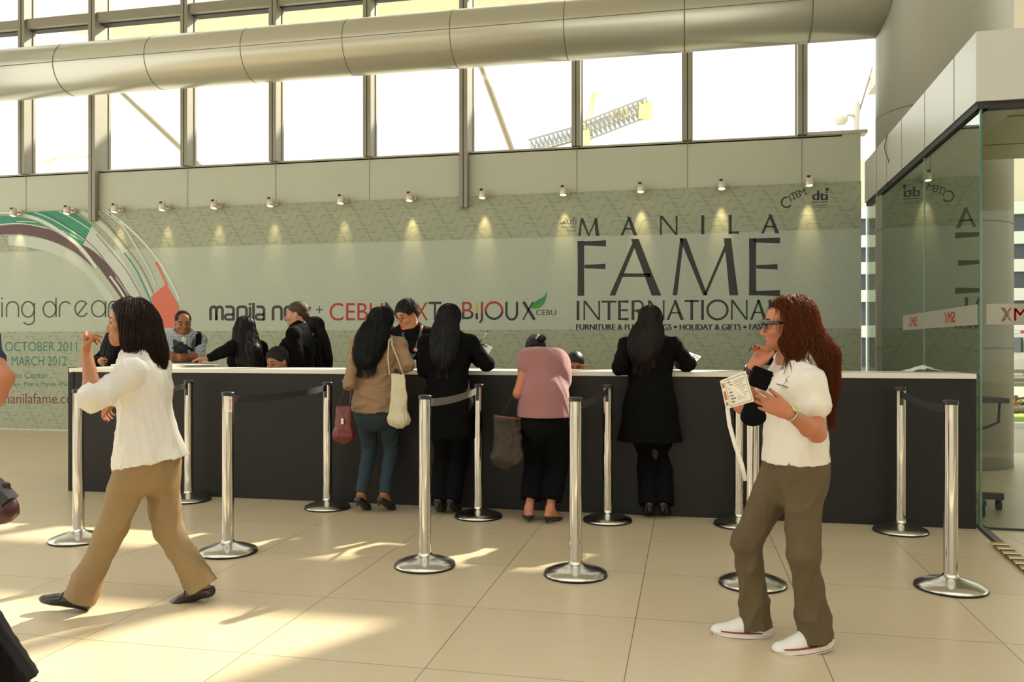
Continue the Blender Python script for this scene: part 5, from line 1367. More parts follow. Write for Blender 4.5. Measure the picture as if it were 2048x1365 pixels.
# 9 man in profile
p = clerk(600, 8.35, 190, 1.76, 'person with cropped brown hair and a dark jacket standing in profile behind the counter', lean=1)
I1 = p; p.head(0, 2); p.body('fair', .006, male=True, nose=1.15)
p.top(M_BLK, 'jacket', o=.022, sleeve=.95, so=.02, hem=-.06, h=.008, seed=95, neckcut=.06, fat=1.08); p.pants(M_BLT, h=.011, amp=.002); p.shoes(M_SHOE, h=.008)
p.short_hair(M_HLBR, .006, 96, .007)
# 10 woman behind him
p = clerk(634, 8.95, 200, 1.62, 'person with long dark hair standing behind the man in profile', lean=2)
J1 = p; p.head(0, 5); p.body('tan', .0065); p.top(M_BLK, 'jacket', o=.018, sleeve=.95, hem=-.06, h=.008, seed=97, neckcut=.085); p.pants(M_BLT, h=.011, amp=.002); p.shoes(M_SHOE, h=.008)
p.long_hair(M_HBLK, [p.hp(-.09, 0, -.08), p.hp(-.115, 0, -.2), p.hp(-.13, 0, -.34), p.hp(-.14, 0, -.44)], [.085, .09, .085, .05], flat=.6, n=300, h=.008, steps=46, seed=98)
# 11 seated man
p = clerk(574, 7.72, 254, 1.75, 'person with short black hair seated low behind the counter, only eyes showing', lean=8, sit=True)
K1 = p; sit_legs(p); p.head(0, 16); p.arm('L', p.base + V3(.15, -.35, .78)); p.arm('R', p.base + V3(-.15, -.35, .78))
p.body('brown', .006, male=True); p.top(M_BLK, 'shirt', o=.014, sleeve=.4, hem=-.02, h=.009, seed=99); p.pants(M_BLT, h=.011, amp=.002); p.shoes(M_SHOE, h=.008)
p.short_hair(M_HMAN, .006, 100, .014, spike=.005)
# 12 man with glasses
p = clerk(827, 7.62, 268, 1.74, 'person in a black shirt with glasses and a patterned neck lanyard', lean=7)
L1 = p; p.head(-28, 22); p.arm('L', W(850, 748, 7.35)); p.arm('R', W(800, 748, 7.35))
p.body('tan', .0055, male=True); p.top(M_BLK, 'shirt', o=.018, sleeve=.42, so=.022, hem=-.06, h=.007, seed=101, neckcut=.045, fat=1.05); p.pants(M_BLT, h=.011, amp=.002); p.shoes(M_SHOE, h=.008)
p.short_hair(M_HMAN, .0055, 102, .018, spike=.009)
P = p.hp; f = MB()
for g in (1, -1):
    ring = [tuple(P(.103, g * .031 + .021 * math.cos(a), -.002 + .014 * math.sin(a)) - p.base) for a in np.linspace(0, 2 * math.pi, 17)]; f.tube(ring, .0016, 6, cap=False)
    f.tube([tuple(P(*x) - p.base) for x in ((.103, g * .052, .004), (.06, g * .078, .004), (-.005, g * .081, .002))], .0016, 6)
f.tube([tuple(P(.105, y, .002) - p.base) for y in (-.01, .01)], .0016, 6); f.build('glasses', M_BLACKP, p.root)
M_LAN = mat('lanyard_print', (70, 84, 92), .7, noise=.9, nscale=30)
def lan_mat():
    m = bpy.data.materials.new('lanyard_pattern'); m.use_nodes = True; nt = m.node_tree; b = nt.nodes['Principled BSDF']; tc = nt.nodes.new('ShaderNodeTexCoord'); v = nt.nodes.new('ShaderNodeTexVoronoi'); v.inputs['Scale'].default_value = 38
    r = nt.nodes.new('ShaderNodeValToRGB'); r.color_ramp.interpolation = 'CONSTANT'; e = r.color_ramp.elements; e[0].color = (*lin((170, 60, 50)), 1); e[1].position = .35; e[1].color = (*lin((40, 110, 130)), 1); x = e.new(.6); x.color = (*lin((30, 40, 60)), 1); x = e.new(.8); x.color = (*lin((190, 150, 150)), 1)
    nt.links.new(tc.outputs['Object'], v.inputs['Vector']); nt.links.new(v.outputs['Color'], r.inputs[0]); nt.links.new(r.outputs[0], b.inputs['Base Color']); return m
fr = lambda x, y, o_=.004: on_surf(p.tF, x, y, o_) - p.base
f = MB()
for pts in ([(808, 654), (806, 668), (808, 684), (813, 700), (820, 714)], [(842, 650), (842, 664), (838, 680), (831, 698), (821, 714)]):
    f.tube([tuple(fr(*a)) for a in pts], .013, 8, flat=.22, side=tuple(R3))
f.build('lanyard', lan_mat(), p.root)
f = MB(); f.tube([tuple(fr(846, 652)), tuple(fr(842, 676)), tuple(fr(834, 700)), tuple(fr(826, 716))], .0022, 6); f.build('cord', M_PAPER if False else M_WPOL, p.root)
f = MB(); f.obox(tuple(fr(826, 726, .008)), tuple(p.l * .03), tuple(p.f * .003), tuple(p.up * .045)); f.build('badge', mat('badge_card', (186, 184, 170), .4), p.root)
# 13 seated woman with slicked hair
p = clerk(1150, 7.35, 280, 1.68, 'person with slicked-back black hair seated low behind the counter', lean=6, sit=True)
N1 = p; sit_legs(p); p.head(-4, 20); p.arm('L', p.base + V3(.15, -.3, .78)); p.arm('R', p.base + V3(-.15, -.3, .78))
p.body('brown', .0055); p.top(M_BLK, 'blouse', o=.014, sleeve=.5, hem=-.02, h=.009, seed=103); p.pants(M_BLT, h=.011, amp=.002); p.shoes(M_SHOE, h=.008)
p.short_hair(M_HBLK, .0055, 104, .006, spike=.001)
f = Field(.006); f.ell(p.hp(-.11, 0, .03), (.032, .034, .034)); skin(f, p.base, 'hair_bun', M_HBLK, p.root)
# 14 long-haired figure behind the counter end, mostly hidden
p = clerk(226, 8.75, 60, 1.58, 'person in black with long hair seen past the raised hand, behind the counter end', lean=5)
O1 = p; p.head(30, 12); p.arm('L', W(200, 722, 8.4), elbow=W(192, 724, 8.7)); p.body('tan', .007); p.top(M_BLK, 'jacket', o=.022, sleeve=.95, so=.02, hem=-.06, h=.009, seed=105, neckcut=.085); p.pants(M_BLT, h=.011, amp=.002); p.shoes(M_SHOE, h=.008)
p.long_hair(M_HBLK, [p.hp(-.09, 0, -.08), p.hp(-.11, 0, -.2), p.hp(-.12, 0, -.36)], [.085, .10, .08], flat=.6, n=250, h=.008, steps=46, seed=106)
# 15 person bending behind the polo woman
p = clerk(1628, 7.25, 285, 1.60, 'person in black with curly dark hair mostly hidden behind the auburn-haired woman', lean=14)
Q1 = p; p.hc = W(1646, 712, 7.10); p.neck = p.hc - U3 * .13 + p.l0 * -.05 - p.f0 * .03; p.up = nrm(p.neck - p.pel)
p.head(20, 25); p.hc = W(1648, 714, 7.10); p.SL = p.neck - U3 * .04 + p.l0 * .17; p.SR = p.neck - U3 * .04 - p.l0 * .19
p.arm('R', W(1531, 724, 6.95), elbow=W(1562, 712, 7.05)); p.arm('L', W(1660, 742, 6.9)); p.hand('R', -R3 - U3 * .4, -U3)
p.body('brown', .0065); p.top(M_BLK, 'jacket', o=.018, sleeve=.9, hem=-.04, h=.009, seed=107, neckcut=.08); p.pants(M_BLT, h=.011, amp=.002); p.shoes(M_SHOE, h=.008)
p.short_hair(M_HMAN, .006, 108, .020, spike=.012)
f = Field(.006); c = p.hp(-.03, -.05, .09); f.ell(c, (.035,) * 3); skin(f, p.base, 'hair_bun', M_HMAN, p.root, disp=lambda V: folds(V, .01, 110, 2))
# 16 walker leaving at the left edge
u, v = gnd(-140, 3.02)
p = Person(u, v, 192, 1.66, 'person in a navy shirt and black trousers half out of view at the edge', lean=4, hip=(0, 0, -.04))
R1 = p; p.EL, p.WL = W(3, 757, 2.88), W(-52, 868, 2.84); p.SL = W(-46, 676, 2.92)
p.KL, p.AL = W(-160, 1180, 2.9), W(-290, 1350, 2.9); p.TL = (-R3, -8); p.KR, p.AR = W(-70, 1200, 3.05), W(38, 1372, 3.08); p.TR = (-R3, 35)
p.body('warm', .006); p.top(M_NAVY, 'shirt', o=.015, sleeve=.26, hem=-.02, seed=111); p.pants(M_BLT, o=.016, legr=(.10, .075, .07, .075), seed=112); p.shoes(M_SHOE)
p.long_hair(M_HBLK, [p.hp(-.09, 0, -.06), p.hp(-.10, 0, -.12)], [.08, .06], flat=.7, n=150, steps=24, seed=113)
# ------------------------------------------------------------------ bags and held things
M_REDB = mat('red_leather', (104, 32, 20), .4, noise=.1, bump=.15, bscale=60, coat=.2)
M_CAN = mat('natural_canvas', (206, 198, 166), .9, noise=.05, nscale=14, bump=.35, bscale=240)
M_BAGB = mat('brown_bag', (52, 40, 24), .6, noise=.25, nscale=10, bump=.3, bscale=40)
M_FAB = mat('black_fabric', (14, 13, 13), .9, spec=.1)
M_PAPER = mat('white_paper', (236, 234, 226), .7)
def bag(name, label, cat, ctr, l, f_, hw, hh, dp, m, taper=.85, amp=.006, seed=1, h=.006, sag=0.0, hang=None, handle=None, hm=None, hr=.006):
    ctr = V3(ctr); l = nrm(l); f_ = nrm(f_); t = empty(name, tuple(ctr), label, cat)
    F = Field(h)
    F.seg(ctr - l * hw * .55 - U3 * hh * .72, ctr + l * hw * .55 - U3 * hh * .72, dp, dp, .02); F.seg(ctr - U3 * hh * .62, ctr + U3 * hh * .95, hw, hw * taper, .03, fa=dp / hw, fb=dp * .5 / (hw * taper), side=l)
    F.cut(ctr + U3 * hh, U3)
    o = skin(F, ctr, 'bag_body', m, t, disp=lambda V: folds(V, amp, 28, seed, (1, 1, .5)))
    for pts in handle or []:
        f = MB(); f.tube([tuple(V3(x) - ctr) for x in pts], hr, 8, flat=.4, side=tuple(f_)); f.build('handle', hm or m, t)
    return t
p = C1; b = W(687, 847, 6.30); l = p.l0; 
t = bag('handbag', 'red leather handbag hanging from the arm of the beige jacket woman', 'handbag', b, p.l0, p.f0, .075, .13, .045, M_REDB, .82, .003, handle=[[W(678, 815, 6.28), W(688, 782, 6.33), W(697, 768, 6.42), W(702, 785, 6.38), W(698, 815, 6.32)]])
f = MB(); c = W(690, 842, 6.30) - b - p.f0 * .052; f.obox(tuple(c), tuple(p.l0 * .010), tuple(p.f0 * .004), tuple(U3 * .022)); f.build('clasp', M_SILV, t)
b = W(797, 802, 6.22)
t = bag('tote_bag', 'natural canvas tote bag hanging from the shoulder of the beige jacket woman', 'tote bag', b, p.l0 * .9 + p.f0 * .4, p.f0, .082, .20, .05, M_CAN, .80, .006, 3,
        handle=[[W(779, 750, 6.20), W(776, 715, 6.26), W(778, 682, 6.36), W(785, 676, 6.44)], [W(808, 755, 6.24), W(796, 720, 6.26), W(784, 690, 6.34), W(784, 677, 6.44)]], hr=.011)
f = MB(); f.obox(tuple(W(812, 812, 6.19) - b), tuple(p.l0 * .012), tuple(p.f0 * .005), tuple(U3 * .04)); f.build('print', mat('tote_print', (60, 64, 70), .8), t)
b = W(1015, 882, 6.10)
t = bag('shoulder_bag', 'dark brown soft bag with tan trim hanging beside the pink top', 'bag', b, P1.l0, P1.f0, .112, .172, .06, M_BAGB, .95, .006, 5, handle=[[W(1004, 832, 6.08), W(1016, 806, 6.12), W(1032, 788, 6.16)], [W(1034, 834, 6.08), W(1034, 808, 6.12), W(1034, 790, 6.18)]], hm=M_BRLE)
f = MB(); f.tube([tuple(W(988, 832, 6.04) - b), tuple(W(1014, 836, 6.03) - b), tuple(W(1042, 838, 6.04) - b)], .010, 8, flat=.5); f.build('trim', mat('tan_trim', (110, 62, 40), .45), t)
b = W(-6, 996, 2.92)
t = bag('handbag', 'dark red and black handbag carried by the walker at the edge', 'handbag', b, R3, F3, .062, .055, .04, mat('plaid_bag', (66, 22, 22), .4, noise=.9, nscale=30), .8, .004, 6, handle=[[W(-20, 970, 2.92), W(-40, 900, 2.88), W(-50, 872, 2.85)]], hm=M_BLACKP)
f = MB(); f.obox(tuple(W(2, 985, 2.90) - b), tuple(nrm(R3 * .7 - U3 * .7) * .045), tuple(F3 * .03), tuple(nrm(R3 * .7 + U3 * .7) * .02)); f.build('flap', M_SHOE, t)
def board(name, corners, Y, th, mts, label, cat, lines=True):
    """A sheet through four px corners (with its own distances), built as a thin solid."""
    P = [W(*c) for c in corners]; c0 = sum(P) / 4; n = nrm(np.cross(P[1] - P[0], P[3] - P[0])); t = empty(name, tuple(c0), label, cat)
    f = MB(); vs = [tuple(x - c0 + n * s_ * th / 2) for s_ in (-1, 1) for x in P]; f.add(vs, [(0, 3, 2, 1), (4, 5, 6, 7), (0, 1, 5, 4), (1, 2, 6, 5), (2, 3, 7, 6), (3, 0, 4, 7)]); f.build('sheet', mts, t)
    if n @ (np.array([0, 0, HC]) - c0) < 0: n = -n
    return t, (lambda a, b: P[0] * (1 - a) * (1 - b) + P[1] * a * (1 - b) + P[2] * a * b + P[3] * (1 - a) * b - c0 + n * (th / 2 + .0025)), n
# clipboards
t, q, n = board('clipboard', [(944, 682, 6.80), (985, 694, 6.70), (972, 714, 6.62), (934, 704, 6.72)], 0, .006, M_PAPER, 'white paper on a clipboard held up by the first black coat, pen on top', 'clipboard')
f = MB(); f.tube([tuple(q(.45, .12)), tuple(q(.62, .14) + n * .012), tuple(q(.8, .16))], .006, 8); f.build('clip', M_BLACKP, t)
f = MB(); f.tube([tuple(W(956, 690, 6.66)), tuple(W(965, 678, 6.68))], .005, 8); f.tube([tuple(W(965, 678, 6.68)), tuple(W(973, 665, 6.70))], .0042, 8, 1); f.tube([tuple(W(973, 665, 6.70)), tuple(W(975, 662, 6.70))], .0048, 8)
tag(f.build('ballpoint_pen', [M_BLACKP, mat('pen_clear', (214, 214, 206), .2)]), 'black and clear ballpoint pen upright over the held clipboard', 'pen')
t, q, n = board('clipboard', [(1372, 703, 6.62), (1402, 714, 6.55), (1392, 724, 6.45), (1362, 716, 6.5)], 0, .006, M_PAPER, 'bright white papers on a clipboard held by the second black coat', 'clipboard')
f = MB(); f.tube([tuple(q(.6, .3)), tuple(q(.75, .35) + n * .01), tuple(q(.95, .4))], .005, 8); f.build('clip', M_SILV, t)
def sheet(cx, Y, w, d, label, rz=0, z=1.1135, crumple=0.0, seed=0):
    u, v = gnd(cx, Y); n = 12; rg = random.Random(seed); f = MB(); vs = []
    for i in range(n + 1):
        for j in range(n + 1):
            x = (i / n - .5) * w; y = (j / n - .5) * d; h = crumple * max(0, math.sin(i / n * 3.14) ** 2 * math.cos((j / n - .5) * 2) + rg.uniform(-.15, .15)) 
            vs.append((x * math.cos(rz) - y * math.sin(rz), x * math.sin(rz) + y * math.cos(rz), .001 + h))
    f.add(vs, [(i*(n+1)+j, (i+1)*(n+1)+j, (i+1)*(n+1)+j+1, i*(n+1)+j+1) for i in range(n) for j in range(n)], 0, True)
    o = f.build('paper_sheet', M_PAPER); o.location = (u, v, z); return tag(o, label, 'paper')
sheet(1846, 6.42, .28, .18, 'crumpled pale paper lying on the counter by the glass wall', .1, 1.1125, .045, 4)
sheet(400, 7.75, .32, .22, 'white sheet on the counter end under the reaching hand', .3, 1.131)
sheet(812, 6.9, .21, .28, 'sheet of paper on the counter below the man with glasses', .2)
sheet(1340, 6.72, .21, .28, 'sheet of paper on the counter before the long black coat', -.1)
# slr camera on the chest of the man in checks
p = G1; c = W(361, 698, 8.62); t = empty('camera', tuple(c), 'black camera hanging on a wide strap over a checked shirt', 'camera')
cf = nrm(-F3 * .85 + R3 * .45 - U3 * .1); cl = nrm(np.cross(U3, cf)); cu = np.cross(cf, cl)
f = MB(); f.obox((0, 0, 0), tuple(cl * .068), tuple(cf * .03), tuple(cu * .045)); f.obox(tuple(cu * .055), tuple(cl * .026), tuple(cf * .03), tuple(cu * .018)); f.build('camera_body', M_BLACKP, t)
f = MB(); f.tube([tuple(cf * .03), tuple(cf * .09)], .043, 24); f.tube([tuple(cf * .09), tuple(cf * .10)], [.046, .046], 24); f.build('lens', M_BLACKP, t)
f = MB(); f.tube([tuple(cf * .1005), tuple(cf * .1015)], .036, 24); f.build('lens_glass', mat('lens_glass', (40, 44, 60), .08, coat=1), t)
M_STRP = mat('camera_strap', (44, 58, 62), .7)
for sg in (1, -1):
    f = MB(); f.tube([tuple(cl * sg * .066 + cu * .02), tuple(p.chest + p.l * sg * .085 + p.up * .05 + p.f * .172 - c), tuple(p.neck + p.l * sg * .088 - p.up * .03 + p.f * .095 - c), tuple(p.neck + p.l * sg * .062 + p.up * .018 - p.f * .02 - c)], .021, 8, flat=.14, side=tuple(p.l)); f.build('strap', M_STRP, t)
f = MB(); f.tube([tuple(x - p.base) for x in (p.SL + p.l * -.02 + p.up * .085 - p.f * .03, p.SL - p.l * .03 + p.up * .065 + p.f * .09, p.chest + p.l * .135 + p.f * .165 + p.up * .05, p.waist + p.l * .15 + p.f * .16)], .03, 8, flat=.3, side=tuple(p.l)); f.build('backpack_strap', M_BLT, p.root)
# what the polo woman holds
t, q, n = board('card', [(1440, 762, 3.30), (1491, 742, 3.24), (1508, 803, 3.22), (1452, 819, 3.30)], 0, .002, mat('cream_card', (226, 220, 204), .6), 'white printed card with a border and photos in the left hand of the polo woman', 'card')
f = MB(); M_CPR = [mat('card_print', (120, 110, 100), .6), mat('card_orange', (176, 108, 66), .6), M_PAPER]
def cq(a0, b0, a1, b1, mi=0): f.poly([tuple(q(a, b)) for a, b in ((a0, b0), (a1, b0), (a1, b1), (a0, b1))], mi)
for a0, b0, a1, b1 in ((.18, .06, .95, .075), (.18, .93, .95, .945), (.18, .06, .19, .945), (.945, .06, .955, .945)): cq(a0, b0, a1, b1)
cq(.05, .12, .13, .28, 1); cq(.05, .40, .13, .70, 1); cq(.05, .78, .12, .9, 1)
for i, b in enumerate((.14, .24, .36, .48, .60, .70, .80)): cq(.26, b, .26 + (.18 if i % 2 else .12), b + .045)
for i in range(9): cq(.50, .18 + i * .075, .90 - (i % 3) * .06, .195 + i * .075)
f.build('print', M_CPR, t)
f = MB(); pts = [W(1455, 817, 3.30), W(1459, 850, 3.32), W(1470, 890, 3.34), W(1484, 930, 3.36), W(1491, 962, 3.38)]; c0 = pts[0]
f.tube([tuple(x - c0 + np.array([0, 0, 0])) for x in pts], .0085, 8, flat=.25, side=tuple(R3)); o = f.build('strap', M_PAPER, t); o.location = Vector(c0) - t.location
t = empty('pouch', tuple(W(1520, 757, 3.26)), 'small black ribbed pouch gripped in the hand of the polo woman', 'pouch'); c = W(1520, 757, 3.26)
a_ = nrm(W(1539, 764, 3.3) - W(1502, 750, 3.3)); b_ = nrm(np.cross(F3, a_)); b_ = b_ if b_[2] > 0 else -b_
f = MB()
for i in range(9): f.obox(tuple(b_ * ((i - 4) * .0088)), tuple(a_ * (.040 - .0008 * abs(i - 4) + .0012 * (i % 2))), tuple(F3 * (.013 + .002 * (i % 2))), tuple(b_ * .0048))
f.build('pouch_body', M_FAB, t)
b = W(1506, 822, 3.42)
t = bag('crossbody_bag', 'black crossbody bag at the waist of the polo woman behind the card', 'bag', b, R3, F3, .042, .035, .025, M_FAB, .9, .002, 7, h=.005)

# ------------------------------------------------------------------ rolling stand behind the glass
u0, v0 = 2.40, 7.25
t = empty('rolling_stand', (u0, v0, 0), 'black wheeled stand with a tray just behind the glass pane', 'stand')
f = MB(); f.box((-.45, -.03, .085), (.06, .03, .135)); f.box((-.22, -.35, .09), (-.17, .35, .13)); f.build('base', M_BLACKP, t)
for x, y in ((.03, 0), (-.42, 0), (-.195, .32), (-.195, -.32)):
    f = MB(); f.tube([(x - .015, y, .038), (x + .015, y, .038)], .038, 20); f.box((x - .02, y - .012, .04), (x + .02, y + .012, .09)); f.build('caster', M_RUB, t)
f = MB(); f.tube([(-.2, 0, .13), (-.2, 0, .85)], .016, 12); f.tube([(-.2, 0, .62), (-.05, 0, .66), (.03, 0, .70), (.04, 0, .86)], .011, 10); f.build('upright', M_BLACKP, t)
f = MB(); f.box((-.4, -.12, .86), (.07, .12, .90), bev=.004); f.build('tray', M_BLACKP, t)

# ------------------------------------------------------------------ glass decals
ZD0, ZD1 = 1.465, 1.612
M_FROST = glass_mat('frosted_film', (.75, .78, .72), .0)
def frost():
    m = bpy.data.materials.new('frosted_band'); m.use_nodes = True; nt = m.node_tree; b = nt.nodes['Principled BSDF']; b.inputs['Base Color'].default_value = (*lin((206, 204, 188)), 1); b.inputs['Roughness'].default_value = .6
    tr = nt.nodes.new('ShaderNodeBsdfTransparent'); ms = nt.nodes.new('ShaderNodeMixShader'); ms.inputs[0].default_value = .72; tl = nt.nodes.new('ShaderNodeBsdfTranslucent'); tl.inputs[0].default_value = (*lin((206, 204, 188)), 1); m2 = nt.nodes.new('ShaderNodeMixShader'); m2.inputs[0].default_value = .35
    nt.links.new(b.outputs[0], m2.inputs[1]); nt.links.new(tl.outputs[0], m2.inputs[2]); nt.links.new(tr.outputs[0], ms.inputs[1]); nt.links.new(m2.outputs[0], ms.inputs[2]); nt.links.new(ms.outputs[0], nt.nodes['Material Output'].inputs['Surface']); return m
MF = frost()
t = empty('glass_decal', (UG, VF, ZD0), 'pale frosted band with red mirrored letters across the front glass', 'decal', 'frosted bands on the glass')
f = MB(); y = .012; f.add([(.07, y, 0), (6, y, 0), (6, y, ZD1 - ZD0), (.07, y, ZD1 - ZD0)], [(0, 1, 2, 3)]); f.build('film', MF, t)
def logo(t, org, ex, w, h, mirror_order=True, stripes=11):
    """Striped cross, M and S seen from behind the glass: the order runs X M S with mirrored shapes."""
    f = MB(); org, ex = Vector(org), Vector(ex)
    for i in range(stripes):
        q = i / (stripes - 1); z = q * h; xc = w * .30 * (1 - abs(2 * q - 1)); bh = h / stripes * .55
        for x0, x1 in ((xc, xc + w * .26), (w * .62 - xc * .9, w * .62 - xc * .9 + w * .14)):
            f.poly([tuple(org + ex * a + UP * b) for a, b in ((x0, z), (x1, z), (x1, z + bh), (x0, z + bh))])
    fit_text(f, 'M', org + ex * (w * .98), ex, UP, w * .9, h * 1.02); n0 = len(f.v)
    fit_text(f, 'S', org + ex * (w * 2.0), ex, UP, w * .75, h * 1.02, mirror=True)
    vs = [tuple(Vector(v) + ex * .006) for v in f.v[n0 - 0:]] 
    n1 = len(f.v); fs = [list(x) for x in f.f]; f.add([tuple(Vector(v) + ex * (w * .05)) for v in f.v], fs)
    return f.build('logo', M_RED, t)
px = onv(2003, 640, VF).x - UG
logo(t, (px, y - .002, .025), (1, 0, 0), .085, .088)
f = MB(); fit_text(f, 'CONVENTION CENTER', (px, y - .002, .010), (1, 0, 0), (0, 0, 1), .30, .010, mirror=True); f.build('small_lettering', mat('decal_grey', (150, 140, 124), .6), t)
t = empty('glass_decal', (UG + .025, VF, ZD0), 'pale frosted band with red mirrored letters along the side glass', 'decal', 'frosted bands on the side glass', rz=-SKW)
f = MB(); f.add([(0, .06, 0), (0, 2.4, 0), (0, 2.4, ZD1 - ZD0), (0, .06, ZD1 - ZD0)], [(0, 1, 2, 3)]); f.build('film', MF, t)
logo(t, (-.002, .92, .03), (0, -1, 0), .11, .085); logo(t, (-.002, 2.15, .03), (0, -1, 0), .11, .085)

# ------------------------------------------------------------------ street outside on the right
M_BW = mat('facade_white', (226, 224, 214), .8, noise=.04); M_BD = mat('facade_glass', (62, 68, 74), .25, noise=.2, nscale=1); M_BG = mat('facade_grey', (168, 164, 150), .8)
t = empty('office_building', (4, 46, 0), 'long office block with white bands and dark window strips across the street', 'building')
f = MB(); f.box((0, .3, 0), (70, 14, 8.2)); f.build('wall', M_BG, t)
for i, z in enumerate((1.7, 3.55, 5.0, 6.4, 7.9)):
    f = MB(); f.box((-.2, -.25, z), (70, .5, z + .62)); f.build('ledge', M_BW, t)
for i, (z0, z1) in enumerate(((.2, 1.7), (2.32, 3.55), (4.17, 5.0), (5.62, 6.4), (7.02, 7.9))):
    f = MB(); f.box((0, 0.1, z0), (70, .3, z1)); f.build('window_strip', M_BD, t)
f = MB(); f.box((0, 2, 8.2), (70, 14, 11.5)); f.build('upper_block', mat('facade_cream', (214, 206, 176), .8), t)
def gnd2(x, Y): p_ = at(x, HY, Y); return p_.x, p_.y
f = MB(); f.box((2.5, 22, -.021), (80, 40, -.010)); struct(f.build('floor_road', mat('asphalt', (128, 126, 120), .9, noise=.1, nscale=6)))
# silver people carrier
cu_, cv_ = gnd2(2036, 30); t = empty('car', (cu_, cv_, 0), 'silver people carrier parked on the street beyond the glass, red tail light', 'car', rz=math.radians(118))
prof = [(-2.1, .35), (-2.12, .75), (-1.95, 1.0), (-1.85, 1.58), (-1.6, 1.72), (.3, 1.74), (.75, 1.6), (1.25, 1.08), (2.0, .95), (2.15, .7), (2.15, .35)]
F_ = MB(); vs = []; n = len(prof)
for y, s_ in ((-.82, 1), (-.86, 1), (.86, 1), (.82, 1)):
    for x, z in prof: vs.append((x, y * (1 - .12 * max(0, z - 1) ), z if abs(y) > .84 else .35 + (z - .35) * 1.0))
fs = [[j * n + i, j * n + (i + 1) % n, (j + 1) * n + (i + 1) % n, (j + 1) * n + i] for j in range(3) for i in range(n)] + [list(range(n))[::-1], [3 * n + i for i in range(n)]]
F_.add(vs, fs); F_.build('body', mat('car_silver', (190, 184, 170), .3, .5, coat=.5), t)
M_CG = mat('car_glass', (46, 56, 54), .08, coat=1)
for y in (-1, 1):
    for x0, x1 in ((-1.72, -1.0), (-.92, -.1), (-.02, .78)):
        f = MB(); f.add([(x0, y * .80, 1.06), (x1 + (.25 if x1 > .5 else 0), y * .80, 1.06), (x1 - (.15 if x1 > .5 else 0), y * .775, 1.58), (x0 + .05, y * .775, 1.58), (x0, y * .87, 1.06), (x1 + (.25 if x1 > .5 else 0), y * .87, 1.06), (x1 - (.15 if x1 > .5 else 0), y * .815, 1.58), (x0 + .05, y * .815, 1.58)],
            [(0, 1, 2, 3), (4, 5, 6, 7), (0, 1, 5, 4), (1, 2, 6, 5), (2, 3, 7, 6), (3, 0, 4, 7)]); f.build('side_window', M_CG, t)
    f = MB(); f.box((-2.13, y * .62, .85), (-1.9, y * .86, 1.25)); f.build('tail_light', mat('tail_red', (210, 50, 36), .2, coat=1), t)
    for x in (-1.35, 1.35):
        f = MB(); f.tube([(x, y * .68, .32), (x, y * .88, .32)], .32, 24); w_ = f.build('wheel', M_RUB, t); f = MB(); f.tube([(x, y * .885, .32), (x, y * .89, .32)], .2, 20); f.build('hub', M_SILV, w_)
f = MB(); f.add([(-2.0, -.62, 1.05), (-2.0, .62, 1.05), (-1.86, .58, 1.55), (-1.86, -.58, 1.55)], [(0, 3, 2, 1)]); f.build('rear_window', M_CG, t)
# hoarding with a pink poster
hu, hv = gnd2(2030, 38); t = empty('poster_sign', (hu, hv, 0), 'pink poster on a stand behind the parked car', 'sign')
f = MB(); f.box((-.55, 0, 1.15), (.55, .06, 1.98)); f.build('board', mat('poster_pink', (186, 62, 106), .6), t)
f = MB(); f.box((-.28, -.01, 1.78), (.22, .0, 1.97)); f.build('header', M_BW, t)
for x in (-.5, .5): f = MB(); f.box((x - .03, .06, 0), (x + .03, .12, 2.0)); f.build('post', M_MUL, t)
for z in (1.6, 1.45, 1.32):
    f = MB(); f.box((-.35, -.008, z), (.35, 0, z + .035)); f.build('print', mat('poster_light', (230, 190, 206), .6), t)
# grass bed, flowers, rail and kerb
gu, gv = gnd2(2030, 14.6)
f = MB(); f.box((gu - 1.2, gv - .9, -.02), (gu + 6, gv + .9, .04)); tag(f.build('lawn', mat('lawn_green', (126, 150, 40), .9, noise=.35, nscale=30, bump=.6, bscale=60)), 'bright green grass strip outside by the pavement', 'grass', kind='stuff')
f = MB(); rg = random.Random(5)
for i in range(700):
    x, y, z = gu - 1.2 + rg.random() * 4, gv + 1.0 + rg.random() * 1.1, rg.random() * .30; s_ = .03 + rg.random() * .03
    f.obox((x, y, z), (s_, 0, s_ * .3), (0, s_, -s_ * .2), (0, 0, s_ * .5), rg.choice((0, 0, 1, 2)))
tag(f.build('flower_bed', [mat('bed_leaf', (96, 92, 48), .9), mat('bed_orange', (176, 110, 70), .8), mat('bed_cream', (206, 190, 150), .8)]), 'low bed of brownish flowers behind the grass strip', 'flowers', kind='stuff')
t = empty('guard_rail', (gu, gv, 0), 'dark metal guard rail along the pavement', 'rail')
for z, dv in ((.78, 2.6), (.50, 2.6), (.25, -1.0), (.62, 2.2)):
    f = MB(); f.tube([(-1.2, dv, z), (6, dv + .3, z)], .045, 10); f.build('bar', M_MUL, t)
for x in (-.9, 1.5, 3.9):
    f = MB(); f.tube([(x, 2.62, -.02), (x, 2.62, .8)], .04, 10); f.tube([(x, -1, -.02), (x, -1, .27)], .03, 10); f.build('post', M_MUL, t)
f = MB(); f.box((gu - 1.4, gv - 1.5, -.02), (gu + 8, gv - 1.2, .06)); tag(f.build('kerb', M_BW), 'white kerb in front of the grass strip', 'kerb')

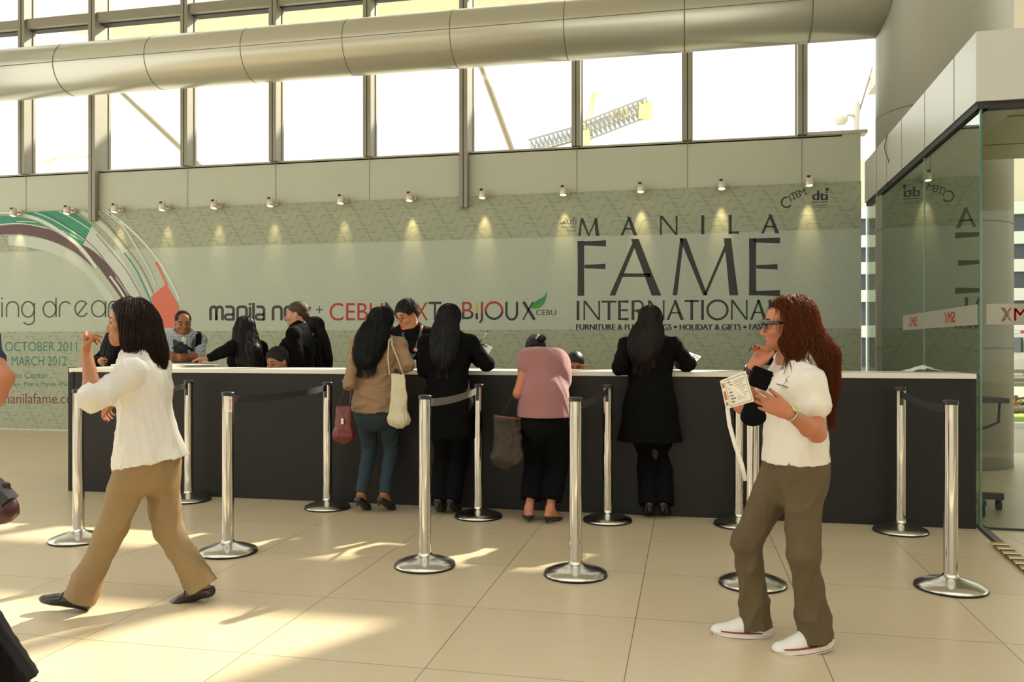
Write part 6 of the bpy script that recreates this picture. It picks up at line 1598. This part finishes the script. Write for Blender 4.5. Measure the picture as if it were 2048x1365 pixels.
# ------------------------------------------------------------------ seen through the high windows
M_CRY = mat('crane_yellow_glare', (228, 214, 150), .7); M_CRG = mat('crane_grey', (150, 152, 148), .7)  # the yellow is paled to stand in for glare through the window
cp = lambda x, y, Y=75: W(x, y, Y)
t = empty('tower_crane', tuple(cp(1166, 272)), 'tower crane in yellow washed out like glare seen through the high window', 'crane'); o0 = cp(1166, 272)
def lattice(a, b, w, n, name, m):
    a, b = V3(a) - o0, V3(b) - o0; d = nrm(b - a); s1 = nrm(np.cross(d, F3)); s2 = F3; f = MB(); cs = [s1 * w + s2 * w, s1 * w - s2 * w, -s1 * w + s2 * .0]
    for c in cs: f.bar(tuple(a + c), tuple(b + c), .16, .16)
    for i in range(n):
        q0, q1 = a + (b - a) * i / n, a + (b - a) * (i + 1) / n; qm = (q0 + q1) / 2
        for c, e in ((cs[0], cs[2]), (cs[1], cs[2])): f.bar(tuple(q0 + c), tuple(qm + e), .10, .10); f.bar(tuple(qm + e), tuple(q1 + c), .10, .10)
    return f.build(name, m, t)
lattice(cp(1166, 266), cp(1296, 216), .75, 14, 'counter_jib', M_CRG); lattice(cp(1166, 262), cp(1060, 292), .55, 12, 'jib', M_CRG)
f = MB()
for x0, x1 in ((1168, 1187), (1180, 1191)): f.bar(tuple(cp(x0, 262) - o0), tuple(cp(x1 - 1, 184) - o0), .2, .2)
f.bar(tuple(cp(1182, 192) - o0), tuple(cp(1198, 190) - o0), .15, .2); f.build('mast_head', M_CRY, t)
f = MB(); c = cp(1288, 222) - o0; f.obox(tuple(c), tuple(R3 * .55), tuple(F3 * .6), tuple(U3 * .75)); f.obox(tuple(c + R3 * .5 + F3 * -.1), tuple(R3 * .15), tuple(F3 * .6), tuple(U3 * .72)); f.build('counterweight', M_CRY, t)
f = MB()
for x in (1228, 1238, 1250): f.obox(tuple(cp(x, 228) - o0), tuple(R3 * .18), tuple(F3 * .4), tuple(U3 * .35))
f.build('winch', M_CRY, t)
f = MB(); f.bar(tuple(cp(1166, 264) - o0), (0, 0, -o0[2]), 1.3, 1.3); f.build('tower', M_CRY, t)
def strut(a, b, label):
    f = MB(); a, b = npv(a), npv(b); b = a + (b - a) * ((a[2] + .08) / (a[2] - b[2])); f.tube([tuple(a), tuple(b)], .045, 12); tag(f.build('brace_tube', mat('brace_cream', (226, 216, 186), .5)), label, 'brace', 'outside brace tubes')
dpt = 11.9
strut(onv(218, 160, dpt), onv(420, 352, dpt), 'slanted cream tube outside the second high window from the edge'); strut(onv(936, 60, dpt), onv(1040, 345, dpt), 'steep slanted cream tube outside the window left of the crane')
def lamp_post(x, ytop, Y, label, arm=-30, hd=True):
    t = empty('street_lamp', (*gnd2(x, Y), 0), label, 'street lamp', 'street lamps outside'); o0 = V3(*gnd2(x, Y), 0); zt = W(x, ytop, Y)[2]; m = mat('lamp_grey', (206, 204, 192), .6)
    f = MB(); f.tube([(0, 0, 0), (0, 0, zt)], [.13, .09], 10); f.build('post', m, t)
    a = W(x, ytop + 30, Y) - o0; b = W(x + arm, ytop + 34, Y) - o0
    f = MB(); f.tube([tuple(a), tuple((a + b) / 2 + U3 * .1), tuple(b)], .05, 8); f.build('arm', m, t)
    f = MB(); f.lathe([(0, .12), (.16, .08), (.2, -.05), (.12, -.16), (0, -.18)], tuple(b), n=16); f.build('lamp_head', m, t)
    return t, o0
t, o0 = lamp_post(1714, 204, 24, 'grey street lamp with a side wire outside the last high window', -32)
f = MB(); f.tube([tuple(W(1717, 228, 24) - o0), tuple(W(1745, 135, 24) - o0)], .025, 6); f.build('wire', mat('wire_grey', (150, 148, 140), .6), t)
lamp_post(188, 285, 30, 'far street lamp with a long arm outside the window near the edge', -90)
